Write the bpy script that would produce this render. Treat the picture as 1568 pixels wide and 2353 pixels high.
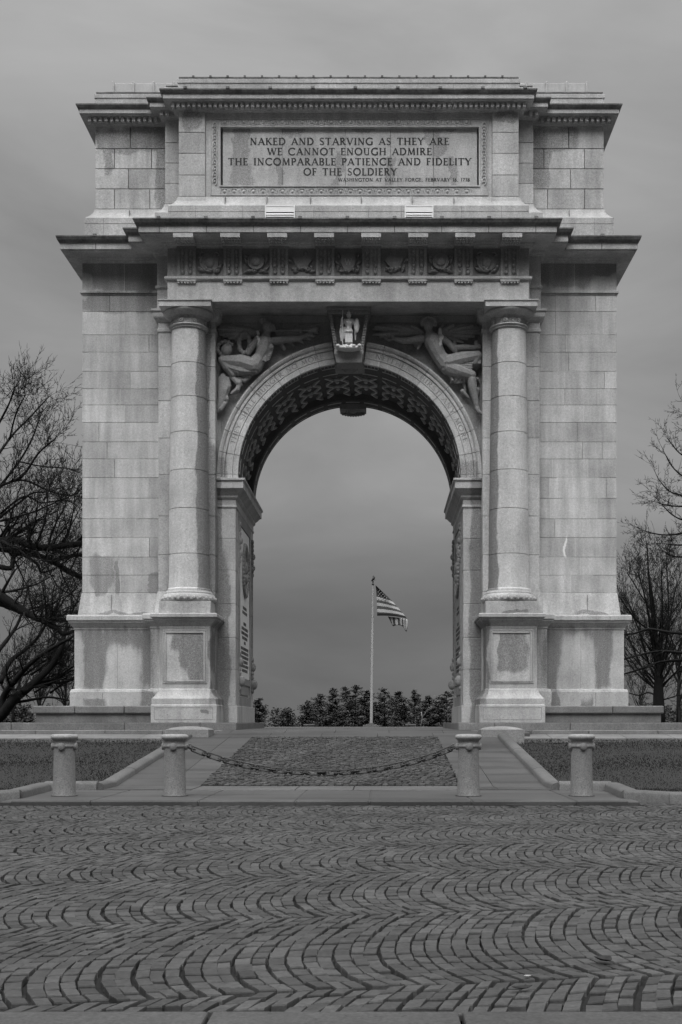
import bpy, bmesh, math, random
from math import sin, cos, pi, radians, sqrt, atan2
from mathutils import Vector, Matrix, noise as mnoise

# ------------------------------------------------------------------ clear
for o in list(bpy.data.objects):
    bpy.data.objects.remove(o)
scene = bpy.context.scene
col = scene.collection

# ------------------------------------------------------------------ camera
DIST, FPX, VPX, HOR, CAMX, CAMZ = 34.0, 2771.0, 875.0, 1660.0, 0.88, 0.01
cam_d = bpy.data.cameras.new("camera")
cam = bpy.data.objects.new("camera", cam_d)
col.objects.link(cam)
cam.location = (CAMX, -DIST, CAMZ)
cam.rotation_euler = (radians(90), 0, 0)
cam_d.sensor_fit = 'HORIZONTAL'
cam_d.sensor_width = 24.0
cam_d.lens = FPX / 1568.0 * 24.0
cam_d.shift_x = -(VPX - 784.0) / 1568.0
cam_d.shift_y = (HOR - 1176.5) / 1568.0
cam_d.clip_start = 0.1
cam_d.clip_end = 6000.0
scene.camera = cam

# ------------------------------------------------------------------ sky, sun, exposure
SUN_EL, SUN_AZ = radians(56), radians(196)       # azimuth from +Y clockwise: behind the camera, a little left
world = bpy.data.worlds.new("World")
scene.world = world
world.use_nodes = True
wn, wl = world.node_tree.nodes, world.node_tree.links
wn.clear()

def wmath(op, a, b=None, c=None, clamp=False):
    n = wn.new('ShaderNodeMath'); n.operation = op; n.use_clamp = clamp
    for i, v in enumerate((a, b, c)):
        if v is None: continue
        if isinstance(v, (int, float)): n.inputs[i].default_value = v
        else: wl.new(v, n.inputs[i])
    return n.outputs[0]

out = wn.new('ShaderNodeOutputWorld')
bg = wn.new('ShaderNodeBackground')
sky = wn.new('ShaderNodeTexSky')
sky.sky_type = 'NISHITA'
sky.sun_disc = False
sky.sun_elevation = SUN_EL
sky.sun_rotation = SUN_AZ
sky.dust_density = 4.0
bw = wn.new('ShaderNodeRGBToBW')
wl.new(sky.outputs[0], bw.inputs[0])
tc = wn.new('ShaderNodeTexCoord')
sep = wn.new('ShaderNodeSeparateXYZ')
wl.new(tc.outputs['Generated'], sep.inputs[0])
# even out the clear sky (an overcast sheet), then give the cloud deck its own gradient
flat = wmath('POWER', bw.outputs[0], 0.18)
ramp = wn.new('ShaderNodeValToRGB')
wl.new(sep.outputs[2], ramp.inputs[0])
cr = ramp.color_ramp
cr.interpolation = 'EASE'
stops = [(0.0, 0.185), (0.045, 0.175), (0.085, 0.155), (0.13, 0.205), (0.20, 0.26), (0.30, 0.285), (0.42, 0.33), (0.52, 0.385)]
def set_ramp(r, st):
    while len(r.elements) < len(st): r.elements.new(0.5)
    for e, (p, v) in zip(r.elements, st):
        e.position = p; e.color = (v, v, v, 1)
set_ramp(cr, stops)
ramp2 = wn.new('ShaderNodeValToRGB')                  # the brighter deck high overhead
wl.new(sep.outputs[2], ramp2.inputs[0])
ramp2.color_ramp.interpolation = 'EASE'
set_ramp(ramp2.color_ramp, [(0.50, 0.0), (0.78, 1.0)])
mp = wn.new('ShaderNodeMapping'); mp.inputs['Scale'].default_value = (2.0, 2.0, 5.5)
mp.inputs['Location'].default_value = (3.7, 1.2, 0.4)
mp.inputs['Rotation'].default_value = (0, radians(6), 0)
wl.new(tc.outputs['Generated'], mp.inputs[0])
n1 = wn.new('ShaderNodeTexNoise'); n1.inputs['Scale'].default_value = 1.6
n1.inputs['Detail'].default_value = 6; n1.inputs['Roughness'].default_value = 0.52
n1.inputs['Distortion'].default_value = 0.4
wl.new(mp.outputs[0], n1.inputs['Vector'])
cloud = wmath('MULTIPLY_ADD', n1.outputs['Fac'], 1.1, 0.45)
back = wmath('MAXIMUM', wmath('MULTIPLY', sep.outputs[1], -1.0), 0.0)
backm = wmath('MINIMUM', wmath('MULTIPLY', back, 1.6), 1.0)
back = wmath('MULTIPLY_ADD', back, 4.2, 0.9)
high = wmath('MULTIPLY', wmath('MULTIPLY', ramp2.outputs[0], back), 1.32)
low = wmath('MULTIPLY', ramp.outputs[0], wmath('SUBTRACT', 1.0, wmath('MULTIPLY', backm, 0.9)))   # dull murk low down behind the camera
v = wmath('ADD', low, high)
v = wmath('MULTIPLY', v, flat)
v = wmath('MULTIPLY', v, cloud)
v = wmath('MULTIPLY', v, 15.0)
wl.new(v, bg.inputs['Color'])
bg.inputs['Strength'].default_value = 0.10
wl.new(bg.outputs[0], out.inputs['Surface'])

sun_d = bpy.data.lights.new("sun", 'SUN')
sun_d.energy = 0.9
sun_d.angle = radians(28)
sun_d.color = (1.0, 1.0, 1.0)
sun = bpy.data.objects.new("sun", sun_d)
col.objects.link(sun)
sdir = Vector((sin(SUN_AZ) * cos(SUN_EL), cos(SUN_AZ) * cos(SUN_EL), sin(SUN_EL)))
sun.rotation_euler = sdir.to_track_quat('Z', 'Y').to_euler()

scene.view_settings.view_transform = 'Standard'
scene.view_settings.look = 'None'
scene.view_settings.gamma = 1.0
scene.view_settings.use_curve_mapping = False
scene.view_settings.exposure = -0.74

# ------------------------------------------------------------------ helpers
RNG = random.Random(7)
def sc(y): return FPX / (DIST + y)
def X(px, y): return CAMX + (px - VPX) / sc(y)
def Z(py, y): return CAMZ + (HOR - py) / sc(y)
def at(px, py, y): return Vector((X(px, y), y, Z(py, y)))

class MB:
    def __init__(self):
        self.v = []; self.f = []; self.t = []; self.m = []
        self.tint = 0.0; self.mi = 0
    def add(self, verts, faces):
        b = len(self.v)
        self.v.extend(verts)
        for f in faces:
            self.f.append(tuple(i + b for i in f)); self.t.append(self.tint); self.m.append(self.mi)
    def quad(self, a, b, c, d): self.add([a, b, c, d], [(0, 1, 2, 3)])
    def box(self, x0, x1, y0, y1, z0, z1):
        self.add([(x0, y0, z0), (x1, y0, z0), (x1, y1, z0), (x0, y1, z0), (x0, y0, z1), (x1, y0, z1), (x1, y1, z1), (x0, y1, z1)],
                 [(0, 3, 2, 1), (4, 5, 6, 7), (0, 1, 5, 4), (1, 2, 6, 5), (2, 3, 7, 6), (3, 0, 4, 7)])
    def prism(self, pts, y0, y1):
        """polygon in (x,z), counter-clockwise seen from -y, from y0 (front) to y1"""
        n = len(pts)
        self.add([(x, y0, z) for x, z in pts] + [(x, y1, z) for x, z in pts],
                 [tuple(range(n)), tuple(range(2 * n - 1, n - 1, -1))] + [(i, i + n, (i + 1) % n + n, (i + 1) % n) for i in range(n)])
    def ring(self, poly, prof, kside=1.0, caps=True):
        """closed rectilinear plan (CCW from above) swept through a profile of (offset, z)"""
        n = len(poly); xm = max(abs(p[0]) for p in poly) - 1e-4
        offs = []
        for i in range(n):
            a, b, c = poly[i - 1], poly[i], poly[(i + 1) % n]
            def nrm(p, q):
                dx, dy = q[0] - p[0], q[1] - p[1]; l = sqrt(dx * dx + dy * dy)
                return (dy / l, -dx / l)
            n1, n2 = nrm(a, b), nrm(b, c)
            k = kside if abs(b[0]) >= xm else 1.0
            offs.append(((n1[0] + n2[0]) * k, n1[1] + n2[1]))
        vs = []; fs = []
        for o, z in prof:
            vs += [(p[0] + d[0] * o, p[1] + d[1] * o, z) for p, d in zip(poly, offs)]
        for j in range(len(prof) - 1):
            for i in range(n):
                i2 = (i + 1) % n
                fs.append((j * n + i, j * n + i2, (j + 1) * n + i2, (j + 1) * n + i))
        if caps:
            fs.append(tuple(range(n - 1, -1, -1)))
            fs.append(tuple(range((len(prof) - 1) * n, len(prof) * n)))
        self.add(vs, fs)
    def lathe(self, cx, cy, prof, n=48, ax=1.0, ay=1.0):
        vs = []; fs = []
        for r, z in prof:
            vs += [(cx + r * ax * cos(2 * pi * i / n), cy + r * ay * sin(2 * pi * i / n), z) for i in range(n)]
        for j in range(len(prof) - 1):
            for i in range(n):
                i2 = (i + 1) % n
                fs.append((j * n + i, j * n + i2, (j + 1) * n + i2, (j + 1) * n + i))
        fs.append(tuple(range(n - 1, -1, -1)))
        fs.append(tuple(range((len(prof) - 1) * n, len(prof) * n)))
        self.add(vs, fs)
    def tube(self, pts, rad, n=6, cap=True):
        pts = [Vector(p) for p in pts]
        if not hasattr(rad, '__len__'): rad = [rad] * len(pts)
        vs = []; fs = []; m = len(pts)
        up = None
        for i in range(m):
            d = (pts[min(i + 1, m - 1)] - pts[max(i - 1, 0)])
            if d.length < 1e-9: d = Vector((0, 0, 1))
            d.normalize()
            if up is None:
                up = d.orthogonal().normalized()
            else:
                up = up - d * up.dot(d)
                up = up.normalized() if up.length > 1e-6 else d.orthogonal().normalized()
            s = d.cross(up)
            for k in range(n):
                a = 2 * pi * k / n
                vs.append(tuple(pts[i] + (up * cos(a) + s * sin(a)) * rad[i]))
        for i in range(m - 1):
            for k in range(n):
                k2 = (k + 1) % n
                fs.append((i * n + k, i * n + k2, (i + 1) * n + k2, (i + 1) * n + k))
        if cap:
            fs.append(tuple(range(n - 1, -1, -1))); fs.append(tuple(range((m - 1) * n, m * n)))
        self.add(vs, fs)
    def ball(self, c, r, n=10, m=7):
        """ellipsoid; r a number or (rx,ry,rz)"""
        if not hasattr(r, '__len__'): r = (r, r, r)
        vs = [(c[0], c[1], c[2] - r[2])]; fs = []
        for j in range(1, m):
            t = -pi / 2 + pi * j / m
            vs += [(c[0] + r[0] * cos(t) * cos(2 * pi * i / n), c[1] + r[1] * cos(t) * sin(2 * pi * i / n), c[2] + r[2] * sin(t)) for i in range(n)]
        vs.append((c[0], c[1], c[2] + r[2]))
        L = len(vs) - 1
        for i in range(n):
            i2 = (i + 1) % n
            fs.append((0, 1 + i2, 1 + i)); fs.append((L, 1 + (m - 2) * n + i, 1 + (m - 2) * n + i2))
            for j in range(m - 2):
                fs.append((1 + j * n + i, 1 + j * n + i2, 1 + (j + 1) * n + i2, 1 + (j + 1) * n + i))
        self.add(vs, fs)
    def limb(self, pts, rad, n=10):
        """capsule chain for sculpture"""
        self.tube(pts, rad, n)
        if not hasattr(rad, '__len__'): rad = [rad] * len(pts)
        for p, r in zip(pts, rad): self.ball(p, r * 1.0, n, 6)
    def build(self, name, mat, parent=None, smooth=None, bevel=0, fix=True, remesh=0, seg=1, weld=0):
        me = bpy.data.meshes.new(name)
        me.from_pydata([tuple(p) for p in self.v], [], self.f)
        mats = mat if isinstance(mat, (list, tuple)) else [mat]
        for m_ in mats: me.materials.append(m_)
        if len(mats) > 1: me.polygons.foreach_set('material_index', self.m)
        if any(self.t):
            a = me.attributes.new('tint', 'FLOAT', 'FACE'); a.data.foreach_set('value', self.t)
        if fix or weld:
            b = bmesh.new(); b.from_mesh(me)
            if weld: bmesh.ops.remove_doubles(b, verts=b.verts, dist=weld)
            if fix: bmesh.ops.recalc_face_normals(b, faces=b.faces)
            b.to_mesh(me); b.free()
        if smooth is not None:
            me.polygons.foreach_set('use_smooth', [True] * len(me.polygons))
            if smooth < 180: me.set_sharp_from_angle(angle=radians(smooth))
        me.update()
        o = bpy.data.objects.new(name, me); col.objects.link(o)
        if parent: o.parent = parent
        if remesh:
            m = o.modifiers.new('remesh', 'REMESH'); m.mode = 'VOXEL'; m.voxel_size = remesh; m.use_smooth_shade = True
            s = o.modifiers.new('smooth', 'SMOOTH'); s.factor = 0.5; s.iterations = 2
        if bevel:
            m = o.modifiers.new('bevel', 'BEVEL'); m.width = bevel; m.segments = seg; m.limit_method = 'ANGLE'; m.angle_limit = radians(40)
        return o

def tag(o, label=None, cat=None, group=None, kind=None):
    if label: o['label'] = label
    if cat: o['category'] = cat
    if group: o['group'] = group
    if kind: o['kind'] = kind
    return o
def empty(name, loc=(0, 0, 0), rz=0.0):
    o = bpy.data.objects.new(name, None); col.objects.link(o)
    o.location = loc; o.rotation_euler = (0, 0, rz); o.empty_display_size = 0.3
    return o
def copy_tree(o, parent=None):
    c = o.copy(); col.objects.link(c); c.parent = parent
    for ch in list(o.children): copy_tree(ch, c)
    return c

# ------------------------------------------------------------------ materials (the photograph is black and white: neutral greys)
class NT:
    def __init__(self, name):
        self.mat = bpy.data.materials.new(name); self.mat.use_nodes = True
        self.n = self.mat.node_tree.nodes; self.l = self.mat.node_tree.links
        self.n.clear()
        self.out = self.n.new('ShaderNodeOutputMaterial')
        self.b = self.n.new('ShaderNodeBsdfPrincipled')
        self.l.new(self.b.outputs[0], self.out.inputs[0])
        self.co = self.n.new('ShaderNodeTexCoord').outputs['Object']
    def set(self, sock, v):
        if isinstance(v, (int, float)): sock.default_value = v
        elif isinstance(v, (tuple, list)): sock.default_value = v
        else: self.l.new(v, sock)
    def math(self, op, a, b=None, c=None, clamp=False):
        n = self.n.new('ShaderNodeMath'); n.operation = op; n.use_clamp = clamp
        for i, v in enumerate((a, b, c)):
            if v is not None: self.set(n.inputs[i], v)
        return n.outputs[0]
    def vec(self, op, a, b=None, o=0):
        n = self.n.new('ShaderNodeVectorMath'); n.operation = op
        self.set(n.inputs[0], a)
        if b is not None: self.set(n.inputs[1], b)
        return n.outputs[1] if op == 'LENGTH' else n.outputs[o]
    def noise(self, scale, detail=3, rough=0.55, vec=None, stretch=None, dist=0.0, out='Fac'):
        n = self.n.new('ShaderNodeTexNoise')
        n.inputs['Scale'].default_value = scale; n.inputs['Detail'].default_value = detail
        n.inputs['Roughness'].default_value = rough; n.inputs['Distortion'].default_value = dist
        v = vec or self.co
        if stretch: v = self.vec('MULTIPLY', v, stretch)
        self.l.new(v, n.inputs['Vector'])
        return n.outputs[out]
    def remap(self, v, a, b, c, d, smooth=False):
        n = self.n.new('ShaderNodeMapRange'); n.interpolation_type = 'SMOOTHSTEP' if smooth else 'LINEAR'
        self.set(n.inputs[0], v)
        for i, k in enumerate((a, b, c, d)): n.inputs[i + 1].default_value = k
        return n.outputs[0]
    def attr(self, name):
        n = self.n.new('ShaderNodeAttribute'); n.attribute_name = name
        return n.outputs['Fac']
    def grey(self, v):
        n = self.n.new('ShaderNodeCombineColor')
        for i in range(3): self.l.new(v, n.inputs[i])
        self.l.new(n.outputs[0], self.b.inputs['Base Color'])
    def bump(self, v, strength=0.3, dist=0.01):
        n = self.n.new('ShaderNodeBump'); n.inputs['Strength'].default_value = strength; n.inputs['Distance'].default_value = dist
        self.l.new(v, n.inputs['Height']); self.l.new(n.outputs[0], self.b.inputs['Normal'])

def stone(name, base=0.40, wet=(), dry=(), white=(), wetk=0.42, rough=0.75, patch=0.0, warp=0.10, streak=0.25, speck=0.3, tintk=0.9, edge=1.0):
    """granite: grain, soiling streaks, damp patches with edges of their own. wet/dry/white = (cx, cz, halfx, halfz)"""
    t = NT(name)
    grain = t.noise(55, 3, 0.7)
    fine = t.noise(17, 4, 0.65)
    big = t.noise(0.9, 4, 0.6)
    st = t.noise(1.0, 5, 0.6, stretch=(3.2, 3.2, 0.35))
    v = t.math('MULTIPLY', t.remap(grain, 0.3, 0.7, 1 - speck, 1 + speck), t.remap(fine, 0.3, 0.7, 0.86, 1.14))
    v = t.math('MULTIPLY', v, t.remap(big, 0.3, 0.7, 0.80, 1.17))
    v = t.math('MULTIPLY', v, t.remap(st, 0.35, 0.75, 1.06, 1.0 - streak))
    # pits and flecks
    fl = t.noise(26, 2, 0.5)
    v = t.math('MULTIPLY', v, t.remap(fl, 0.66, 0.74, 1.0, 0.62))
    v = t.math('MULTIPLY', v, t.math('ADD', t.math('MULTIPLY', t.attr('tint'), tintk), 1.0))
    v = t.math('MULTIPLY', v, base)
    rough_v = rough
    if wet or patch or white:
        wv = t.noise(1.1, 6, 0.62, out='Color')
        wv2 = t.vec('MULTIPLY', t.vec('SUBTRACT', wv, (0.5, 0.5, 0.5)), (warp * 5.0, 0, warp * 6.0))
        p = t.vec('ADD', t.co, wv2)
        def blob(b):
            d = t.vec('SUBTRACT', p, (b[0], 0, b[1]))
            d = t.vec('MULTIPLY', d, (1.0 / b[2], 0, 1.0 / b[3]))
            d = t.vec('MULTIPLY', d, d)
            return t.math('SUBTRACT', 1.0, t.math('SQRT', t.vec('LENGTH', d)))
        w = None
        for b in wet:
            f = blob(b); w = f if w is None else t.math('MAXIMUM', w, f)
        if patch:
            pn = t.noise(0.75, 4, 0.55, stretch=(1.3, 1.3, 0.8))
            f = t.remap(pn, 0.40, 0.80, -1.0 + patch, patch)
            w = f if w is None else t.math('MAXIMUM', w, f)
        for b in dry:
            w = t.math('MINIMUM', w, t.math('MULTIPLY', blob(b), -1.0))
        if w is not None:
            e = t.math('ADD', w, t.remap(fine, 0.3, 0.7, -0.03, 0.03))
            m = t.math('MULTIPLY', t.remap(t.math('ADD', e, t.remap(st, 0.3, 0.7, -0.12 * edge, 0.12 * edge)), -0.10 * edge, 0.16 * edge, 0.0, 1.0, True), t.remap(big, 0.3, 0.7, 0.75, 1.0))
            k = t.math('MULTIPLY_ADD', m, wetk - 1.0, 1.0)
            k = t.math('MULTIPLY', k, t.math('MULTIPLY_ADD', m, t.remap(grain, 0.3, 0.7, -0.4, 0.4), 1.0))
            v = t.math('MULTIPLY', v, k)
            rough_v = t.math('MULTIPLY_ADD', m, -0.12, rough)
        for b in white:
            m = t.remap(blob(b), 0.0, 0.35, 0.0, 1.0, True)
            v = t.math('MULTIPLY_ADD', m, t.math('SUBTRACT', 0.72, v), v)
    t.grey(v)
    t.set(t.b.inputs['Roughness'], rough_v)
    t.b.inputs['Specular IOR Level'].default_value = 0.3
    t.bump(t.math('MULTIPLY_ADD', fine, 0.6, t.math('MULTIPLY', grain, 0.4)), 0.35, 0.012)
    return t.mat

def plain(name, base, rough=0.7, var=0.15, scale=6, spec=0.3, metal=0.0, bump=0.0, stretch=None, tintk=0.9):
    t = NT(name)
    a = t.noise(scale, 4, 0.6, stretch=stretch)
    b = t.noise(scale * 7, 3, 0.6)
    v = t.math('MULTIPLY', t.remap(a, 0.3, 0.7, 1 - var, 1 + var), t.remap(b, 0.3, 0.7, 1 - var * .7, 1 + var * .7))
    v = t.math('MULTIPLY', v, t.math('ADD', t.math('MULTIPLY', t.attr('tint'), tintk), 1.0))
    v = t.math('MULTIPLY', v, base)
    t.grey(v)
    t.b.inputs['Roughness'].default_value = rough
    t.b.inputs['Specular IOR Level'].default_value = spec
    t.b.inputs['Metallic'].default_value = metal
    if bump: t.bump(b, bump, 0.01)
    return t.mat
# ------------------------------------------------------------------ stone materials of the arch
M_wall = stone('granite_wall', 0.48, wet=[(-6.45, 12.62, 1.35, .52), (-6.5, 11.85, 1.2, .3), (6.1, 12.75, .85, .5), (6.9, 12.9, .8, .3), (-7.0, 4.25, .36, .52),
    (-6.98, 3.85, .2, .3), (-6.55, 4.1, .06, .5), (-5.45, 3.9, .22, .3), (-6.1, 16.5, 1.15, .34), (-6.78, 16.1, .14, .55), (-5.3, 15.6, .2, 1.3), (5.7, 16.5, .8, .36), (5.4, 15.9, .3, .7),
    (6.9, 3.06, .5, .07), (-6.4, 3.05, .7, .06)],
    dry=[(-7.35, 16.2, .26, .33), (-7.6, 12.3, .3, .35)], white=[(6.08, 4.95, .04, .36)], wetk=0.55, edge=.9, streak=.38, patch=0.10)
M_dado = stone('granite_dado', 0.44, wet=[(-6.6, 1.8, 1.35, .9), (6.6, 1.8, 1.35, .9), (-6.25, .66, .34, .3), (-7.0, .5, .5, .16), (6.6, .7, .17, .45), (5.72, .7, .16, .45), (-5.6, .6, .3, .3), (-3.75, 1.8, .2, 1)],
    dry=[(-7.75, 1.6, .28, 1.3), (-6.3, 1.2, .5, .88), (6.38, 1.5, .5, .9), (7.75, 1.6, .36, 1.3), (-6, 3.05, 3, .36), (6, 3.05, 3, .36)], wetk=0.44, edge=1.1)
M_ped = stone('granite_pedestal', 0.385, wet=[(-3.62, 1.6, .16, 1.2), (3.62, 1.6, .17, 1.2), (-3.85, .22, .12, .06), (4.5, 3.03, .4, .05)], patch=0.05)
M_panel = stone('granite_inset_panel', 0.44, wet=[(-4.3, 2.0, .55, .55), (-4.12, 1.55, .26, .45), (4.42, 2.0, .42, .66)], dry=[(-4.85, 1.3, .25, .7), (3.95, 1.5, .14, 1.0)], wetk=0.46, edge=.9)
M_col = stone('granite_column', 0.50, wet=[(-3.70, 8.2, .46, 6.2), (3.70, 7.0, .40, 6.5), (-5.03, 7, .09, 5)], wetk=0.36, edge=.4, warp=0.045, streak=0.2)
M_pier = stone('granite_pier', 0.43, wet=[(-3.86, 1.5, .5, 3.6), (-3.86, 5.0, .26, 3.0), (3.88, 3.0, .5, 5.2), (-4.2, 8, .36, 5)], wetk=0.45, edge=.5, warp=0.08)
M_ent = stone('granite_entablature', 0.44, patch=0.16, wetk=0.55, streak=0.3)
M_attic = stone('granite_attic', 0.42, wet=[(-4.3, 16.62, .25, .32), (4.3, 16.72, .35, .15)], patch=0.08, wetk=0.55)
M_insc = stone('granite_inscription', 0.43, wet=[(-2.95, 16.1, .22, .5), (-1.55, 16.45, .32, .2), (-3.0, 15.2, .3, .55), (-2.05, 15.25, .12, .5), (2.55, 16.5, .5, .16), (2.4, 16.1, .22, .45), (.4, 16.5, .5, .12),
    (-.3, 15.3, .12, .5), (1.2, 15.2, .15, .5), (2.9, 15.2, .15, .4)], wetk=0.62, patch=0.06, warp=0.2)
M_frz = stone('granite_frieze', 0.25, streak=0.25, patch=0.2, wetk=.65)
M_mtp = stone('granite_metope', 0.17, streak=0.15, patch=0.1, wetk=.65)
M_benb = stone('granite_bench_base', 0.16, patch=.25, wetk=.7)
M_carve = stone('granite_carving', 0.25, white=[(-2.55, 10.82, .04, .3), (2.53, 10.8, .045, .36)], streak=0.15, patch=0.12, wetk=0.6)
M_arcv = stone('granite_archivolt', 0.50, wet=[(-3.62, 7.15, .16, .32), (3.35, 7.0, .3, .4)], patch=0.12, wetk=0.55)
M_rib = stone('granite_rib', 0.55, streak=.1)
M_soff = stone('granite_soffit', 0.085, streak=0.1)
M_step = stone('granite_step', 0.165, patch=0.22, wetk=0.55, streak=0.15)
M_mort = plain('mortar', 0.25, 0.9, 0.3)
M_mortl = plain('fresh_mortar', 0.55, 0.9, 0.1)
M_lead = plain('sheet_lead', 0.13, 0.6, 0.45, 2.5)
M_copper = plain('roof_metal', 0.42, 0.6, 0.12)
M_white = plain('white_painted_metal', 0.78, 0.5, 0.04)
M_marble = plain('white_marble', 0.75, 0.5, 0.08)
M_incise = plain('incised_letter', 0.045, 0.9, 0.3)
M_incise2 = plain('weathered_letter', 0.24, 0.9, 0.3)
M_statue = stone('pale_statue_stone', 0.62, speck=0.15, streak=0.2)

arch = empty('memorial_arch', (0, 0, 0))
tag(arch, 'tall pale granite triumphal arch with an engraved attic panel, stepped base and columns', 'arch')
YB = 4.72                                              # back plane
OX, IX, PX0 = 7.54, 5.31, 3.72                         # outer wall end, pilaster ends
CX, CY = 4.43, -0.62                                   # column axis

def mirror_box(mb, x0, x1, y0, y1, z0, z1):
    mb.box(x0, x1, y0, y1, z0, z1); mb.box(-x1, -x0, y0, y1, z0, z1)

def ashlar(mb, x0, x1, zs, y, wmin=.7, wmax=1.5, gap=.011, depth=.05, rng=None, bond=None, tv=.15):
    rng = rng or RNG; joints = []
    for i in range(len(zs) - 1):
        z0, z1 = zs[i], zs[i + 1]
        if bond: cuts = bond[i % len(bond)]
        else:
            cuts = []; x = x0 + rng.uniform(wmin * .5, wmax)
            while x < x1 - wmin * .5:
                cuts.append(x); x += rng.uniform(wmin, wmax)
        e = [x0] + list(cuts) + [x1]; joints += [(c_, z0, z1) for c_ in cuts]
        for a, b in zip(e[:-1], e[1:]):
            mb.tint = rng.uniform(-tv, tv)
            mb.box(a + gap / 2, b - gap / 2, y, y + depth, z0 + gap / 2, z1 - gap / 2)
    mb.tint = 0
    return joints

# ---- body behind the facing (mortar shows in the joints)
for s in (-1, 1):
    core = MB()
    a, b = sorted((s * (OX - .02), s * 3.8))
    core.box(a, b, .02, YB, 0.0, 13.0)
    a, b = sorted((s * (IX - .02), s * (PX0 + .02)))
    core.box(a, b, -.43, .02, 0.5, 11.5)
    core.build('wall_core', M_mort, arch)

# ---- side wall faces: coursed ashlar
cz = [3.66, 4.16, 4.67, 5.22, 5.75, 6.33, 6.91, 7.44, 7.92, 8.47, 8.96, 9.42, 9.91, 10.45, 10.94, 11.6]
for s in (-1, 1):
    w = MB()
    a, b = sorted((s * OX, s * IX))
    rg = random.Random(11 + s)
    jts = ashlar(w, a, b, cz, 0.0, .5, 1.7, rng=rg)
    ashlar(w, a, b, [11.6, 12.1], 0.0, .9, 1.4, rng=rg)
    ashlar(w, a, b, [12.17, 13.0], 0.0, bond=[[s * 6.35]])
    # the outer return so the wall has a face to the side
    zz = cz + [12.1, 13.0]
    for i in range(len(zz) - 1):
        y = .05
        while y < YB:
            y2 = min(YB, y + rg.uniform(.8, 1.5))
            w.tint = rg.uniform(-.12, .12)
            xa, xb = sorted((s * (OX - .05), s * OX))
            w.box(xa, xb, y + .008, y2 - .008, zz[i] + .008, zz[i + 1] - .008)
            y = y2
    w.tint = 0
    m = w; m.mi = 1
    for x, z0, z1 in jts:                              # repointed upright joints
        if rg.random() < .72: m.box(x - .007, x + .007, .002, .02, z0 + .006, z1 - .006)
    for i in range(len(cz) - 1):
        if rg.random() < .45:
            x = rg.uniform(a, b - 1.2); m.box(x, min(b, x + rg.uniform(.5, 1.6)), .002, .02, cz[i] - .004, cz[i] + .004)
    x = s * 6.35
    m.box(x - .008, x + .008, .003, .02, 12.17, 13.0)
    w.mi = 0
    w.build('outer_wall', [M_wall, M_mortl], arch, bevel=.006)
    st = MB()                                          # string course under the upper block
    pts = [(a, b)]
    st.box(a - (.05 if s < 0 else 0), b + (.05 if s > 0 else 0), -.06, .3, 12.1, 12.17)
    st.box(a - (.02 if s < 0 else 0), b + (.02 if s > 0 else 0), -.025, .3, 12.06, 12.1)
    st.build('string_course', M_wall, arch, bevel=.008)
    # pilaster strip behind the column
    p = MB()
    a, b = sorted((s * IX, s * PX0))
    ashlar(p, a, b, [3.66] + [cz[i] for i in range(2, 14, 1) if i % 2 == 0] + [10.9], -.45, 9, 9, rng=rg)
    for i in range(0, 14, 2):                          # its returns
        for xx in (a, b - .04):
            p.tint = rg.uniform(-.1, .1)
            p.box(xx, xx + .04, -.40, 0.03, cz[i] + .008, (cz[i + 2] if i + 2 < len(cz) else 11.5) - .008)
    p.tint = 0
    p.box(a + .012, b - .012, -.438, 0, 10.85, 11.47)
    p.box(*sorted((s * 4.4, s * PX0)), -.45, .1, 0.0, 3.65)
    p.build('pilaster', M_pier if s < 0 else M_wall, arch, bevel=.006)
    c = MB()                                           # pilaster cap and neck
    P = [(a, 0.02), (a, -.45), (b, -.45), (b, 0.02)]
    c.ring([(a, -.45), (b, -.45), (b, .1), (a, .1)], [(.0, 10.86), (.03, 10.88), (.03, 10.95), (0, 10.97), (0, 11.15), (.05, 11.17), (.12, 11.26), (.13, 11.28), (.13, 11.4), (.17, 11.42), (.17, 11.48), (0, 11.48)])
    c.build('pilaster_capital', M_pier, arch, smooth=40)

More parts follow.
